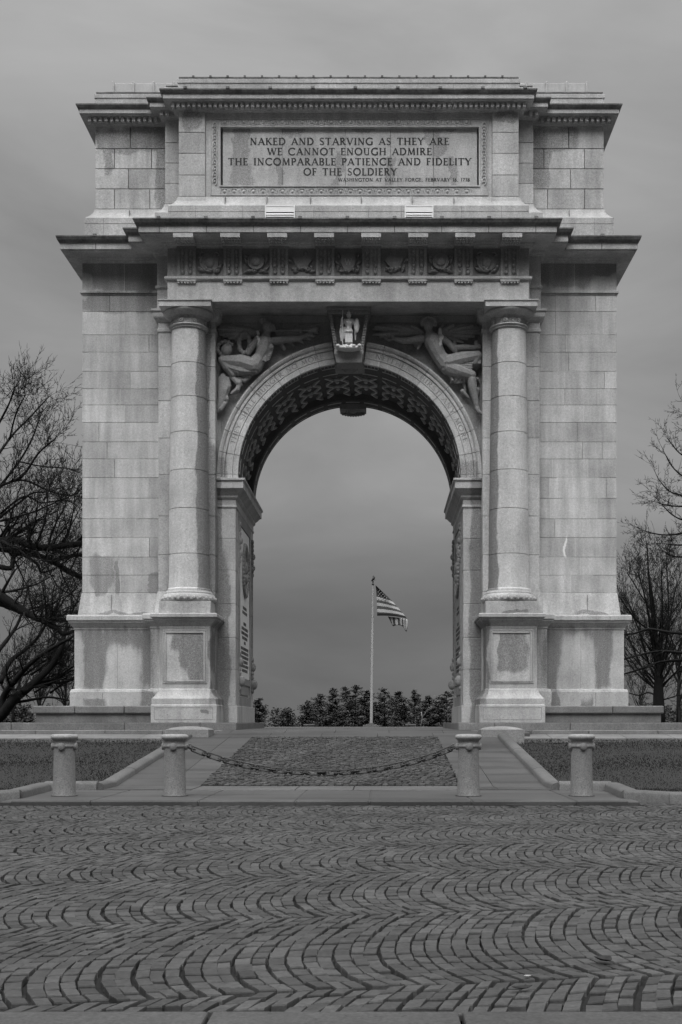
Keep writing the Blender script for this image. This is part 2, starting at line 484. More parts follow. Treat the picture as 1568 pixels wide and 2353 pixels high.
# ---- base mouldings, dado, base course (with the ressaut of the pilaster)
for s in (-1, 1):
    m = MB()
    if s < 0: poly = [(-OX, 0), (-IX, 0), (-IX, -.45), (-4.5, -.45), (-4.5, .6), (-4.5, YB - .1), (-OX, YB - .1)]
    else: poly = [(4.5, -.45), (IX, -.45), (IX, 0), (OX, 0), (OX, YB - .1), (4.5, YB - .1), (4.5, .6)]
    m.ring(poly, [(.29, 0), (.29, .86), (.26, .93), (.18, .94), (.18, 2.60), (.20, 2.61), (.20, 2.66), (.22, 2.68), (.30, 2.78), (.33, 2.80), (.33, 2.84), (.37, 2.86), (.37, 2.97), (.35, 3.01), (.09, 3.03)], kside=.95)
    j = m; j.mi = 1
    for px, y, z0, z1 in ((6.5 * s, -.18, .94, 2.6), (6.9 * s, -.295, .0, .86), (5.55 * s, -.295, .45, .86)):
        j.box(px - .009, px + .009, y - .004, y + .02, z0 + .01, z1 - .02)
    j.box(6.9 * s - .01, 6.9 * s + .01, -.374, -.3, 2.87, 2.97); j.box(7.3 * s - .01, 7.3 * s + .01, -.374, -.3, 2.87, 2.97)
    m.build('wall_dado', [M_dado, M_mort], arch, bevel=.008)
    m = MB()
    m.ring(poly, [(.09, 3.02), (.09, 3.08), (.075, 3.2), (.015, 3.655), (-.05, 3.66)])
    m.mi = 1; m.box(6.7 * s - .009, 6.7 * s + .009, -.089, -.06, 3.06, 3.6)
    m.build('base_course', [M_wall, M_mort], arch, bevel=.006)
    # bench seat along the plinth
    b = MB()
    xa, xb = sorted((s * 8.62, s * 5.0))
    segs = [xa, xa + 1.15, xa + 2.5, xb] if s < 0 else [xa, xb - 1.4, xb]
    for q0, q1 in zip(segs[:-1], segs[1:]):
        b.tint = RNG.uniform(-.12, .12)
        b.box(q0 + .006, q1 - .006, -1.12, -.25, .25, .46)
    b.tint = 0
    b.box(*sorted((s * 8.62, s * 7.8)), -.24, YB + .3, .25, .46)
    b.build('bench_seat', M_step, arch, bevel=.035, seg=3)
    b = MB()
    xa, xb = sorted((s * 8.55, s * 5.0))
    b.box(xa, xb, -1.04, -.2, 0.0, .27); b.box(*sorted((s * 8.55, s * 7.8)), -.2, YB + .25, 0.0, .27)
    b.build('bench_base', M_benb, arch, bevel=.01)
    # pedestal
    p = MB(); cx = s * CX
    def sq(h): return [(cx - h, CY - h), (cx + h, CY - h), (cx + h, CY + h), (cx - h, CY + h)]
    p.ring(sq(.5), [(o_ - .5, z_) for o_, z_ in [(.89, 0), (.89, .47), (.87, .49), (.87, .655), (.845, .68), (.80, .72), (.76, .78), (.73, .84), (.715, .90), (.69, .92), (.69, 2.56),
                   (.70, 2.58), (.70, 2.62), (.74, 2.66), (.82, 2.76), (.855, 2.79), (.855, 2.83), (.905, 2.85), (.905, 2.93), (.88, 2.96), (.72, 2.97)]])
    yf = CY - .69
    po = p.build('pedestal', M_ped, arch, smooth=35, bevel=.008)
    fr = MB()                                          # picture-frame moulding and inset panel
    def frame(mb, x0, x1, z0, z1, y, w, d):
        mb.prism([(x0, z0), (x1, z0), (x1 - w, z0 + w), (x0 + w, z0 + w)], y - d, y)
        mb.prism([(x1, z0), (x1, z1), (x1 - w, z1 - w), (x1 - w, z0 + w)], y - d, y)
        mb.prism([(x1, z1), (x0, z1), (x0 + w, z1 - w), (x1 - w, z1 - w)], y - d, y)
        mb.prism([(x0, z1), (x0, z0), (x0 + w, z0 + w), (x0 + w, z1 - w)], y - d, y)
    frame(fr, cx - .60, cx + .60, 1.06, 2.52, yf, .035, .02)
    frame(fr, cx - .555, cx + .555, 1.105, 2.475, yf, .05, .035)
    fr.build('panel_moulding', M_ped, po, bevel=.008)
    ip = MB(); ip.box(cx - .50, cx + .50, yf - .006, yf + .05, 1.16, 2.42)
    ip.build('inset_panel', M_panel, po)
    g = MB(); frame(g, cx - .79, cx + .79, .075, .415, CY - .89, .016, .004)
    g.build('incised_border', M_mort, po)
    # column: shaft drums with open joints, base, capital
    zj = [3.72, 4.62, 5.86, 6.92, 7.96, 8.93, 9.86, 10.78]
    r0, r1 = .56, .467
    def rad(z):
        t = (z - 3.7) / (10.85 - 3.7); return r0 + (r1 - r0) * (max(0, t) ** 1.25)
    prof = [(.62, 3.62), (.615, 3.66), (.58, 3.69)]
    for a_, b_ in zip(zj[:-1], zj[1:]):
        if a_ > 3.8: prof += [(rad(a_) - .02, a_), (rad(a_), a_ + .012)]
        n_ = 4
        for q in range(1, n_ + 1):
            zq = a_ + .012 + (b_ - a_ - .024) * q / n_; prof.append((rad(zq), zq))
        if b_ < 10.7: prof.append((rad(b_) - .02, b_))
    prof += [(r1, 10.84)]
    c = MB(); c.lathe(cx, CY, prof, 72)
    co = c.build('column', M_col, arch, smooth=35)
    b = MB()
    b.box(cx - .70, cx + .70, CY - .70, CY + .70, 2.96, 3.3)
    b.lathe(cx, CY, [(.66, 3.295), (.70, 3.31), (.735, 3.35), (.745, 3.40), (.735, 3.46), (.70, 3.51), (.665, 3.53), (.66, 3.53), (.665, 3.555), (.655, 3.58), (.63, 3.60), (.625, 3.63), (.55, 3.63)], 72)
    for k in range(26):                                # leaf ornament round the torus
        a_ = 2 * pi * k / 26
        b.ball((cx + .735 * cos(a_), CY + .735 * sin(a_), 3.405), (.045, .045, .05), 8, 5)
        a_ += pi / 26
        b.ball((cx + .725 * cos(a_), CY + .725 * sin(a_), 3.37), (.03, .03, .035), 6, 4)
    b.build('column_base', M_ped, co, smooth=35, bevel=.006)
    k_ = MB()
    k_.lathe(cx, CY, [(r1 - .02, 10.80), (.50, 10.815), (.515, 10.835), (.50, 10.855), (.53, 10.87), (.545, 10.895), (.53, 10.92), (.485, 10.93), (.47, 10.94), (.47, 11.10), (.49, 11.105), (.49, 11.125), (.505, 11.13), (.505, 11.145),
                      (.53, 11.155), (.60, 11.18), (.66, 11.215), (.695, 11.255), (.70, 11.28), (.68, 11.30), (.5, 11.30)], 72)
    for q in range(56):                                # reeded neck
        a_ = 2 * pi * q / 56
        k_.tube([(cx + .475 * cos(a_), CY + .475 * sin(a_), 10.96), (cx + .475 * cos(a_ + .05), CY + .475 * sin(a_ + .05), 11.09)], .012, 5)
    for q in range(8):                                 # rosettes
        a_ = 2 * pi * (q + .5) / 8 - pi / 2 + .12
        d = Vector((cos(a_), sin(a_), 0)); o_ = Vector((cx, CY, 11.02))
        k_.tube([o_ + d * .46, o_ + d * .505], .062, 14); k_.ball(tuple(o_ + d * .505), .028, 8, 5)
    k_.ring([(cx - .65, CY - .65), (cx + .65, CY - .65), (cx + .65, CY + .65), (cx - .65, CY + .65)], [(0, 11.30), (.055, 11.30), (.055, 11.42), (.06, 11.425), (.085, 11.455), (.085, 11.48), (0, 11.48)])
    k_.build('capital', M_ent, co, smooth=35)

# ---- jambs of the opening
JX = 3.215
SPZ, ACZ, RI, RO = 6.86, 7.0, 3.14, 3.72               # impost top, arch centre, radii
for s in (-1, 1):
    j = MB(); rg = random.Random(5 + s)
    zs = [.48, 1.5, 2.4, 3.35, 4.3, 5.2, 6.08]
    for a_, b_ in zip(zs[:-1], zs[1:]):
        j.tint = rg.uniform(-.1, .1)
        xa, xb = sorted((s * JX, s * 3.9))
        j.box(xa, xb, .05, .72, a_ + .008, b_ - .008)          # near strip
        j.box(xa, xb, 3.78, YB, a_ + .008, b_ - .008)          # far strip
    j.tint = 0
    j.box(*sorted((s * (JX - .05), s * 3.9)), .0, YB + .03, 0, .48)
    j.box(*sorted((s * (JX + .01), s * 3.9)), .06, YB - .01, .4, 6.1)
    j.build('jamb', M_pier, arch, bevel=.008)
    im = MB()
    xa, xb = sorted((s * JX, s * (PX0 + .03)))
    im.ring([(xa, .05), (xb, .05), (xb, YB), (xa, YB)], [(0, 6.06), (.03, 6.08), (.03, 6.13), (.01, 6.15), (.01, 6.3), (.04, 6.32), (.07, 6.36), (.07, 6.42), (.12, 6.46), (.20, 6.56), (.25, 6.58), (.25, 6.76), (.29, 6.80), (.29, 6.86), (0, 6.86)])
    im.build('impost', M_pier, arch, smooth=35, bevel=.006)
    # recessed panel with marble tablet, wreath medallion and rows of lettering
    rec = MB()
    xi = s * (JX + .005); sgn = -s                              # sgn points into the opening
    def slab(mb, y0, y1, z0, z1, t0, t1):
        mb.box(*sorted((s * JX + sgn * t0, s * JX + sgn * t1)), y0, y1, z0, z1)
    for y0, y1, z0, z1 in ((.72, .90, .48, 6.06), (3.55, 3.78, .48, 6.06), (.9, 3.55, 5.75, 6.06), (.9, 3.55, .48, .75), (.9, 3.55, 1.12, 1.3)):
        slab(rec, y0, y1, z0, z1, -.2, .03)
    slab(rec, 1.2, 3.2, .82, 1.06, -.2, .02)
    for yy in (.81, 4.25):                                      # carved pendants, upper and lower, in low relief
        for k in range(9):
            z = 5.72 - .13 * k; w_ = .075 - .004 * k
            rec.ball((s * JX + sgn * .03, yy, z), (.05, w_ + .02 * (k % 2), .085), 8, 6)
        rec.ball((s * JX + sgn * .04, yy, 5.25), (.085, .07, .11), 10, 7); rec.ball((s * JX + sgn * .04, yy, 4.9), (.08, .06, .1), 10, 7)
        for k in range(8):
            z = 1.0 + .14 * k; rec.ball((s * JX + sgn * .03, yy, z), (.05 + .025 * (k in (1, 5)), .08 - .004 * k, .09), 8, 6)
        rec.ball((s * JX + sgn * .06, yy, 1.2), (.13, .1, .17), 10, 7); rec.ball((s * JX + sgn * .05, yy, 1.75), (.09, .08, .14), 10, 7)
        rec.tube([(s * JX + sgn * .015, yy, 2.0), (s * JX + sgn * .02, yy, 4.6)], .03, 6)
    ro = rec.build('jamb_panel', M_carve, arch, smooth=40)
    tb = MB(); slab(tb, .98, 3.45, 1.32, 5.72, -.02, .012)
    tb.build('tablet', M_marble if s < 0 else M_carve, ro)
    wr = MB()
    for k in range(40):
        a_ = 2 * pi * k / 40
        wr.ball((s * JX + sgn * .03, 2.2 + .62 * cos(a_), 4.55 + .74 * sin(a_)), (.07, .09, .09), 7, 5)
    wr.tube([(s * JX + sgn * .02, 2.2 + .5 * cos(2 * pi * k / 32), 4.55 + .62 * sin(2 * pi * k / 32)) for k in range(33)], .05, 8)
    wr.ball((s * JX + sgn * .0, 2.2, 4.55), (.05, .48, .6), 16, 10)
    wr.ball((s * JX + sgn * .03, 2.2, 4.62), (.09, .16, .22), 12, 8); wr.ball((s * JX + sgn * .03, 2.2, 4.3), (.08, .25, .16), 12, 8)
    wr.build('wreath_medallion', M_carve, ro, smooth=180)
    tx = MB()
    rows = [(3.42, .9), (3.28, 1.2), (2.95, .6), (2.8, 1.6), (2.66, 1.7), (2.52, 1.4), (2.38, .4), (2.2, 1.9), (2.07, 1.8), (1.94, 1.9), (1.81, 1.6), (1.68, 1.8), (1.55, 1.4)]
    for z, wd in rows:
        y = 2.2 - wd / 2
        while y < 2.2 + wd / 2:
            l = rg.uniform(.12, .34)
            slab(tx, y, min(y + l, 2.25 + wd / 2), z - .045, z + .045, .0, .016); y += l + .06
    tx.build('tablet_lettering', M_incise, ro)

# ---- wall of the arch: spandrels, intrados
def arc_pts(r, n, a0=0.0, a1=pi): return [(r * cos(a0 + (a1 - a0) * i / n), ACZ + r * sin(a0 + (a1 - a0) * i / n)) for i in range(n + 1)]
sp = MB(); spb = MB(); N = 64
inner = [(RO - .1, SPZ)] + arc_pts(RO - .1, N) + [(-(RO - .1), SPZ)]
outer = []
for x, z in inner:
    if z <= ACZ + 1e-6 and abs(x) > RO - .11: outer.append((math.copysign(3.76, x), z))
    else:
        dx, dz = x, z - ACZ
        k = min(3.76 / max(abs(dx), 1e-6), (11.5 - ACZ) / max(dz, 1e-6))
        outer.append((dx * k, ACZ + dz * k))
for i in range(len(inner) - 1):
    a_, b_, c_, d_ = inner[i], inner[i + 1], outer[i + 1], outer[i]
    for yy, mb_ in ((.03, sp), (YB, spb)):
        mb_.quad((a_[0], yy, a_[1]), (b_[0], yy, b_[1]), (c_[0], yy, c_[1]), (d_[0], yy, d_[1]))
# corner fill
for sx in (-1, 1):
    pass
sp.box(-3.76, 3.76, .0, .2, 11.28, 11.49)
for s in (-1, 1):
    sp.box(*sorted((s * 3.62, s * 3.73)), -.03, .2, 6.9, 11.3)
sp.build('spandrel', M_carve, arch, fix=False); spb.build('rear_spandrel', M_carve, arch, fix=False)
bk = MB(); bk.box(-3.9, 3.9, .06, YB - .02, 10.72, 11.48)
for s in (-1, 1):
    for z0, z1, xin in ((6.86, 8.2, 3.73), (8.2, 9.2, 3.45), (9.2, 10.0, 2.75), (10.0, 10.72, 1.7)):
        bk.box(*sorted((s * max(xin, 0.1), s * 3.9)), .06, YB - .02, z0, z1) if xin > 3.7 else None
bk.build('spandrel_core', M_mort, arch)

def arc_band(mb, prof, a0, a1, n, closed=True):
    """profile of (radius, y) swept round the arch; angles from +x, springers stilted down to the impost"""
    path = []
    for i in range(n + 1):
        a_ = a0 + (a1 - a0) * i / n
        path.append((a_, 0.0))
    vs = []; fs = []; m = len(prof)
    for a_, dz in path:
        for r, y in prof: vs.append((r * cos(a_), y, ACZ + r * sin(a_) + dz))
    for i in range(n):
        for k in range(m if closed else m - 1):
            k2 = (k + 1) % m
            fs.append((i * m + k, i * m + k2, (i + 1) * m + k2, (i + 1) * m + k))
    if closed:
        fs.append(tuple(range(m - 1, -1, -1))); fs.append(tuple(range(n * m, (n + 1) * m)))
    mb.add(vs, fs)
def stilt(mb, prof, s):
    xs = [(s * r, y) for r, y in prof]; m = len(xs)
    vs = [(x, y, SPZ) for x, y in xs] + [(x, y, ACZ - .004) for x, y in xs]
    mb.add(vs, [(k, (k + 1) % m, (k + 1) % m + m, k + m) for k in range(m)] + [tuple(range(m)), tuple(range(2 * m - 1, m - 1, -1))])
rg = random.Random(3)
aprof = [(RI, .3), (RI, -.03), (3.285, -.03), (3.29, -.015), (3.30, -.045), (3.50, -.045), (3.505, -.02), (3.52, -.08), (3.56, -.09), (3.60, -.06), (3.63, -.12), (3.68, -.15), (3.72, -.15), (3.72, .1)]
angs = [0.0, .17, .34, .53, .72, .92, 1.12, 1.30, 1.44]
avos = {}
for s in (1, -1):
    av = MB()
    for a_, b_ in zip(angs[:-1], angs[1:]):
        g0 = .0022
        x0_, x1_ = (a_ + g0, b_ - g0) if s > 0 else (pi - b_ + g0, pi - a_ - g0)
        av.tint = rg.uniform(-.12, .12)
        arc_band(av, aprof, x0_, x1_, 8)
    av.tint = .05; stilt(av, aprof, s); av.tint = 0
    avos[s] = av.build('archivolt', M_arcv, arch, smooth=30)
mo = MB(); arc_band(mo, [(RI + .02, .25), (RI + .02, .0), (3.66, .0), (3.66, .2)], 0, pi, 64); mo.build('archivolt_joint', M_mort, arch)
inn = MB()
RC = 3.34
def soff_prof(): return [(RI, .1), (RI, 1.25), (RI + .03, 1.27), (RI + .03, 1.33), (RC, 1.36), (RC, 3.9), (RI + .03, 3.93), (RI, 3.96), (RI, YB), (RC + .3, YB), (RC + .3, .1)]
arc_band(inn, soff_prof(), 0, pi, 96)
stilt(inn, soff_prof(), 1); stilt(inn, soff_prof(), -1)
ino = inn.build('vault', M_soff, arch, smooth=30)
rb = MB()
def on_vault(a_, y, r): return Vector((r * cos(a_), y, ACZ + r * sin(a_)))
def rib(pts, w=.06, rt=RC - .06):
    """raised band on the vault along (angle, y) points, smooth in the plane"""
    vs = []; fs = []
    pts = [(a_, y) for a_, y in pts]; L = []
    for i, (a_, y) in enumerate(pts):
        p0, p1 = pts[max(i - 1, 0)], pts[min(i + 1, len(pts) - 1)]
        da, dy = (p1[0] - p0[0]) * RC, p1[1] - p0[1]; l = sqrt(da * da + dy * dy) or 1
        na, ny = -dy / l, da / l
        for sg in (-1, 1):
            aa, yy = a_ + sg * na * w / 2 / RC, y + sg * ny * w / 2
            L.append((on_vault(aa, yy, rt), on_vault(aa, yy, RC + .02)))
    for i in range(len(pts)):
        (tl, bl), (tr, br) = L[2 * i], L[2 * i + 1]
        vs += [tl, tr, br, bl]
    for i in range(len(pts) - 1):
        q = 4 * i
        fs += [(q, q + 1, q + 5, q + 4), (q + 1, q + 2, q + 6, q + 5), (q + 3, q, q + 4, q + 7)]
    fs += [(0, 3, 2, 1), (q + 4, q + 5, q + 6, q + 7)]
    rb.add([tuple(v_) for v_ in vs], fs)
NC = 12; da = pi / NC
ys = [1.36, 1.72, 1.8, 2.17, 2.46, 2.6, 2.9, 3.19, 3.33, 3.62, 3.9]
of = [.10, .10, .13, .36, .12, .12, .36, .12, .12, .30, .10]
for k in range(NC + 1):
    a_ = k * da
    for s in (-1, 1):
        if (k == 0 and s < 0) or (k == NC and s > 0): continue
        rib([(a_ + s * o_ * da, y) for o_, y in zip(of, ys)])
    for y in (2.17, 2.9):                                      # diamond bosses
        pass
for k in range(NC):
    am = (k + .5) * da
    for y in (2.17, 2.9):
        rib([(am - .1 * da, y), (am + .1 * da, y)], .06)
    for y in (1.8, 2.53, 3.26):
        p = on_vault(am, y, RC + .02); rb.ball(tuple(p), .07, 8, 6)
    for y in (.35, .72, 1.0):
        pass
for k in range(17):                                            # long sunk panels of the front and back bands: thin raised rims
    a0_, a1_ = (k + .12) * pi / 17, (k + .88) * pi / 17
    for y0_, y1_ in ((.35, .95), (4.12, 4.55)):
        for y in (y0_, y1_):
            arc_band(rb, [(RI - .012, y - .02), (RI - .012, y + .02), (RI + .01, y + .02), (RI + .01, y - .02)], a0_, a1_, 4)
rb.build('vault_coffering', M_rib, ino, smooth=30)

# ---- entablature
PE = [(-OX, 0), (-5.33, 0), (-5.33, -.52), (-4.93, -.52), (-4.93, -1.15), (4.93, -1.15), (4.93, -.52), (5.33, -.52), (5.33, 0), (OX, 0), (OX, YB), (-OX, YB)]
PC = [(-4.93, -1.15), (4.93, -1.15), (4.93, .3), (-4.93, .3)]
PM = [(-5.33, -.52), (5.33, -.52), (5.33, .3), (-5.33, .3)]
e = MB()
e.ring(PM, [(0, 11.48), (0, 12.05), (.05, 12.07), (.05, 12.13), (0, 12.14), (0, 13.0)])
e.ring(PC, [(0, 11.475), (0, 12.055), (.04, 12.06), (.075, 12.075), (.075, 12.145), (0, 12.15), (0, 12.93), (.05, 12.94), (.05, 13.0)])
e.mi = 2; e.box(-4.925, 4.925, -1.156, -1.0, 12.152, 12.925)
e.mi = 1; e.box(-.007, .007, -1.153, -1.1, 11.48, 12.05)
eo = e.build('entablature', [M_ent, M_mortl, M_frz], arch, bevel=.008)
for k in range(8):
    x = -4.4 + 1.257 * k; yf = -1.15
    t = MB()
    for q in (-.215, 0, .215):
        t.box(x + q - .035, x + q + .035, yf - .06, yf, 12.15, 12.92)
    t.box(x - .25, x + .25, yf - .03, yf, 12.15, 12.93)
    t.box(x - .27, x + .27, yf - .07, yf, 12.90, 12.96)
    for q in (-.108, .108):                            # husk chains in the channels
        for w in range(4):
            z = 12.26 + .18 * w
            t.ball((x + q, yf - .045, z), (.05, .04, .055), 7, 5); t.ball((x + q, yf - .045, z + .085), (.03, .03, .03), 6, 4)
    to = t.build('triglyph', M_frz, eo)
    g = MB()
    g.box(x - .26, x + .26, yf - .07, yf, 12.005, 12.058)
    for q in range(6):
        g.lathe(x - .215 + q * .086, yf - .035, [(.033, 11.965), (.026, 12.01)], 10)
    g.build('guttae', M_ent, eo)
    # mutule under the corona
    m = MB()
    m.box(x - .265, x + .265, yf - .66, yf - .05, 12.97, 13.08)
    for q in range(6):
        for w in range(3):
            m.lathe(x - .215 + q * .086, yf - .60 + w * .17, [(.03, 12.925), (.024, 12.98)], 8)
    m.build('mutule', M_ent, eo)

# ---- metope reliefs
def metope(x, kind):
    m = MB(); y = -1.15; z = 12.53; rg = random.Random(kind * 7 + 1)
    def leaf(x0, z0, a_, l, w=.05):
        d = Vector((cos(a_), 0, sin(a_)))
        m.tube([Vector((x0, y - .02, z0)), Vector((x0, y - .05, z0)) + d * l * .4, Vector((x0, y - .03, z0)) + d * l], [.015, w, .008], 7)
    for k in range(7):
        leaf(x + rg.uniform(-.2, .2), z - .26, rg.uniform(.1, pi - .1), rg.uniform(.12, .26))
    if kind == 3:                                      # shield with the letter W
        m.prism([(x - .2, z + .25), (x - .2, z - .02), (x - .12, z - .2), (x, z - .28), (x + .12, z - .2), (x + .2, z - .02), (x + .2, z + .25), (x, z + .2)][::-1], y - .07, y)
        for s in (-1, 1): leaf(x + s * .22, z + .1, pi / 2 - s * .5, .2); leaf(x + s * .2, z - .1, pi / 2 - s * .9, .22); leaf(x + s * .26, z - .05, -pi / 2 + s * .2, .2)
    elif kind in (1, 5):                               # medallion between leaves
        m.tube([(x, y, z + .02), (x, y - .07, z + .02)], .22, 24); m.ball((x, y - .07, z + .02), (.14, .05, .14), 12, 7)
        m.tube([(x + .21 * cos(a_ * pi / 12), y - .07, z + .02 + .21 * sin(a_ * pi / 12)) for a_ in range(25)], .025, 6)
        for s in (-1, 1): leaf(x + s * .2, z + .1, pi / 2 - s * .8, .2); leaf(x + s * .25, z - .05, pi / 2 - s * .3, .24); leaf(x + s * .15, z - .22, -s * .3 + (0 if s > 0 else pi), .2)
    elif kind in (2, 4):                               # tricorn hat over laurel
        s = 1 if kind == 2 else -1
        m.prism([(x - .28, z + .16), (x - .2, z - .02), (x - .1, z - .2), (x + .1, z - .16), (x + .28, z + .06), (x + .12, z + .2), (x - .1, z + .12)] if s > 0 else
                [(x + .28, z + .16), (x + .1, z + .12), (x - .12, z + .2), (x - .28, z + .06), (x - .1, z - .16), (x + .1, z - .2), (x + .2, z - .02)], y - .07, y)
        for k in range(5): leaf(x - .25 + .12 * k, z - .22, .5 + .2 * k, .17)
        leaf(x - s * .26, z, pi / 2 + s, .22); leaf(x + s * .1, z + .18, pi / 2, .16)
    else:                                              # scrolled shield
        m.tube([(x, y, z), (x, y - .055, z)], .24, 20)
        m.tube([(x + .25 * cos(a_), y - .05, z + .25 * sin(a_)) for a_ in [pi * (.55 + 1.0 * q / 14) for q in range(15)]], .03, 7)
        for s in (-1, 1): m.tube([(x + s * .12, y - .06, z + .24), (x + s * .2, y - .08, z + .27), (x + s * .26, y - .06, z + .2), (x + s * .2, y - .06, z + .14)], [.03, .035, .03, .02], 7)
        leaf(x - .25, z + .05, pi * .6, .2); leaf(x + .22, z - .2, .9, .2); leaf(x + .12, z - .26, .4, .2); leaf(x - .2, z - .24, 2.4, .18)
        m.ball((x, y - .05, z), (.14, .05, .16), 12, 7)
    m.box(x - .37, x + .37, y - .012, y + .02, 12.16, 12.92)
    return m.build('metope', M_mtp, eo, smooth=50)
for k in range(7): metope(-4.4 + 1.257 * (k + .5), k)

# ---- main cornice (round the whole building)
def PCo(sx): return [(-OX + .0, 0), (-5.33, 0), (-5.33, -.52), (-4.93, -.52), (-4.93, -1.15), (4.93, -1.15), (4.93, -.52), (5.33, -.52), (5.33, 0), (OX, 0), (OX, YB), (-OX, YB)]
c = MB()
c.ring(PCo(0), [(-.3, 12.93), (.06, 12.95), (.08, 12.99), (.12, 13.0), (.14, 13.05), (.62, 13.07), (.62, 13.10), (.66, 13.10), (.66, 13.255), (.67, 13.27), (.70, 13.28), (.745, 13.33), (.775, 13.39), (.78, 13.42), (.70, 13.43), (-.2, 13.5)], kside=.68)
c.build('main_cornice', M_ent, arch, smooth=30, bevel=.006)
c = MB(); c.ring(PCo(0), [(.66, 13.262), (.678, 13.272), (.706, 13.282), (.752, 13.332), (.782, 13.392), (.79, 13.40), (.79, 13.435), (.72, 13.45), (-.2, 13.52)], kside=.68)
co_ = c.build('cornice_flashing', M_lead, arch)
for k in range(9):
    x = -5.03 + 1.257 * k; c = MB()
    c.box(x - .05, x + .05, -1.955, -1.6, 13.41, 13.475); c.box(x - .012, x + .012, -1.815, -1.7, 13.1, 13.27)
    c.build('seam_cap', M_lead, arch)
for s in (-1, 1):
    for x in (6.0, 7.0):
        c = MB(); c.box(s * x - .05, s * x + .05, -.80, -.4, 13.41, 13.475); c.box(s * x - .012, s * x + .012, -.665, -.5, 13.1, 13.27)
        c.build('seam_cap', M_lead, arch)

# ---- attic
PA = [(-7.2, .1), (-5.16, .1), (-5.16, -.25), (-4.72, -.25), (-4.72, -.7), (4.72, -.7), (4.72, -.25), (5.16, -.25), (5.16, .1), (7.2, .1), (7.2, YB - .1), (-7.2, YB - .1)]
PAo = PA
a = MB(); a.ring([(-7.2, .1), (-5.16, .1), (-5.16, -.25), (5.16, -.25), (5.16, .1), (7.2, .1), (7.2, YB - .1), (-7.2, YB - .1)], [(-.06, 14.3), (-.06, 16.9)]); a.build('attic_core', M_mort, arch)
a = MB()
a.ring(PA, [(.235, 13.3), (.235, 14.01), (.22, 14.015), (.22, 14.02), (.235, 14.025), (.235, 14.19), (.22, 14.20), (.20, 14.22), (.16, 14.25), (.09, 14.33), (.03, 14.43), (.015, 14.50), (0, 14.51), (0, 14.53), (-.05, 14.53)])
j = a; j.mi = 1
for x in (-4.2, -2.9, -2.2, -.95, .55, 1.45, 2.4, 3.1, 4.2):
    j.box(x - .008, x + .008, -.94, -.9, 13.5, 14.185)
for x in (-3.4, -2.25, -1.05, .35, 1.75, 2.9):
    j.box(x - .008, x + .008, -.865, -.7, 14.25, 14.5)
for s in (-1, 1):
    j.box(s * 6.9 - .008, s * 6.9 + .008, -.14, -.1, 13.5, 14.185); j.box(s * 6.2 - .008, s * 6.2 + .008, -.06, .05, 14.22, 14.45)
a.build('attic_base', [M_attic, M_mort], arch, smooth=30, bevel=.006)
az = [14.53, 15.1, 15.67, 16.24, 16.87]
for s in (-1, 1):
    w = MB(); rg = random.Random(21 + s)
    x0_, x1_ = sorted((s * 7.2, s * 5.16))
    ashlar(w, x0_, x1_, az, .1, bond=[[s * 6.65, s * 5.65], [s * 6.25], [s * 6.65, s * 5.6], [s * 6.2]] if s < 0 else [[5.6, 6.65], [6.25], [5.5, 6.65], [6.2]], rng=rg, depth=.1, gap=.018)
    for i in range(4):
        w.tint = rg.uniform(-.1, .1); w.box(*sorted((s * 7.12, s * 7.2)), .21, YB - .12, az[i] + .008, az[i + 1] - .008)
    w.tint = 0; w.build('attic_wall', M_wall, arch, bevel=.006)
    w = MB()
    x0_, x1_ = sorted((s * 5.16, s * 4.6)); ashlar(w, x0_, x1_, az, -.25, 9, 9, rng=rg, depth=.1)
    for i in range(4): w.box(*sorted((s * 5.16, s * 5.08)), -.14, .1, az[i] + .008, az[i + 1] - .008)
    w.build('attic_return', M_attic, arch, bevel=.006)
    w = MB()
    x0_, x1_ = sorted((s * 4.70, s * 3.96)); ashlar(w, x0_, x1_, [14.53, 15.12, 15.72, 16.3, 16.87], -.72, 9, 9, rng=rg, depth=.3)
    w.tint = 0
    w.ring([(x0_, -.72), (x1_, -.72), (x1_, -.4), (x0_, -.4)], [(.09, 14.2), (.09, 14.24), (.07, 14.3), (.03, 14.4), (.015, 14.48), (.0, 14.5), (0, 14.53)])
    w.build('attic_pilaster', M_attic, arch, bevel=.008)
# inscription panel in the middle
ip = MB(); rg = random.Random(4)
xs_ = [-3.5, -1.85, -.1, 1.15, 2.35, 3.56]; ZI0, ZI1 = 14.80, 16.56; YI = -.585
for a_, b_ in zip(xs_[:-1], xs_[1:]):
    ip.tint = rg.uniform(-.06, .06); ip.box(a_ + .005, b_ - .005, YI, -.3, ZI0, ZI1)
ip.tint = 0
ipo = ip.build('inscription_panel', M_insc, arch)
fr = MB(); yf = -.66
fr.box(-3.96, 3.96, yf, -.3, 16.47, 16.87); fr.box(-3.96, 3.96, yf, -.3, 14.53, 14.86)
fr.box(-3.96, -3.55, yf, -.3, 14.86, 16.47); fr.box(3.6, 3.96, yf, -.3, 14.86, 16.47)
frame(fr, -3.82, 3.86, 14.58, 16.70, yf, .018, .02); frame(fr, -3.58, 3.63, 14.82, 16.50, yf, .03, .03)
x = -3.44
while x < 3.5:                                         # egg and dart, top and bottom
    for z, up in ((16.60, 1), (14.70, -1)):
        fr.tube([(x + .098, yf - .006, z + up * .07)] + [(x + .092 * cos(q), yf - .008, z - up * .075 * sin(q)) for q in [pi * w / 8 for w in range(9)]] + [(x - .098, yf - .006, z + up * .07)], .012, 5)
        fr.ball((x, yf, z + up * .005), (.045, .03, .05), 8, 5)
        fr.ball((x + .134, yf - .005, z - up * .03), (.012, .03, .05), 6, 4)
    x += .268
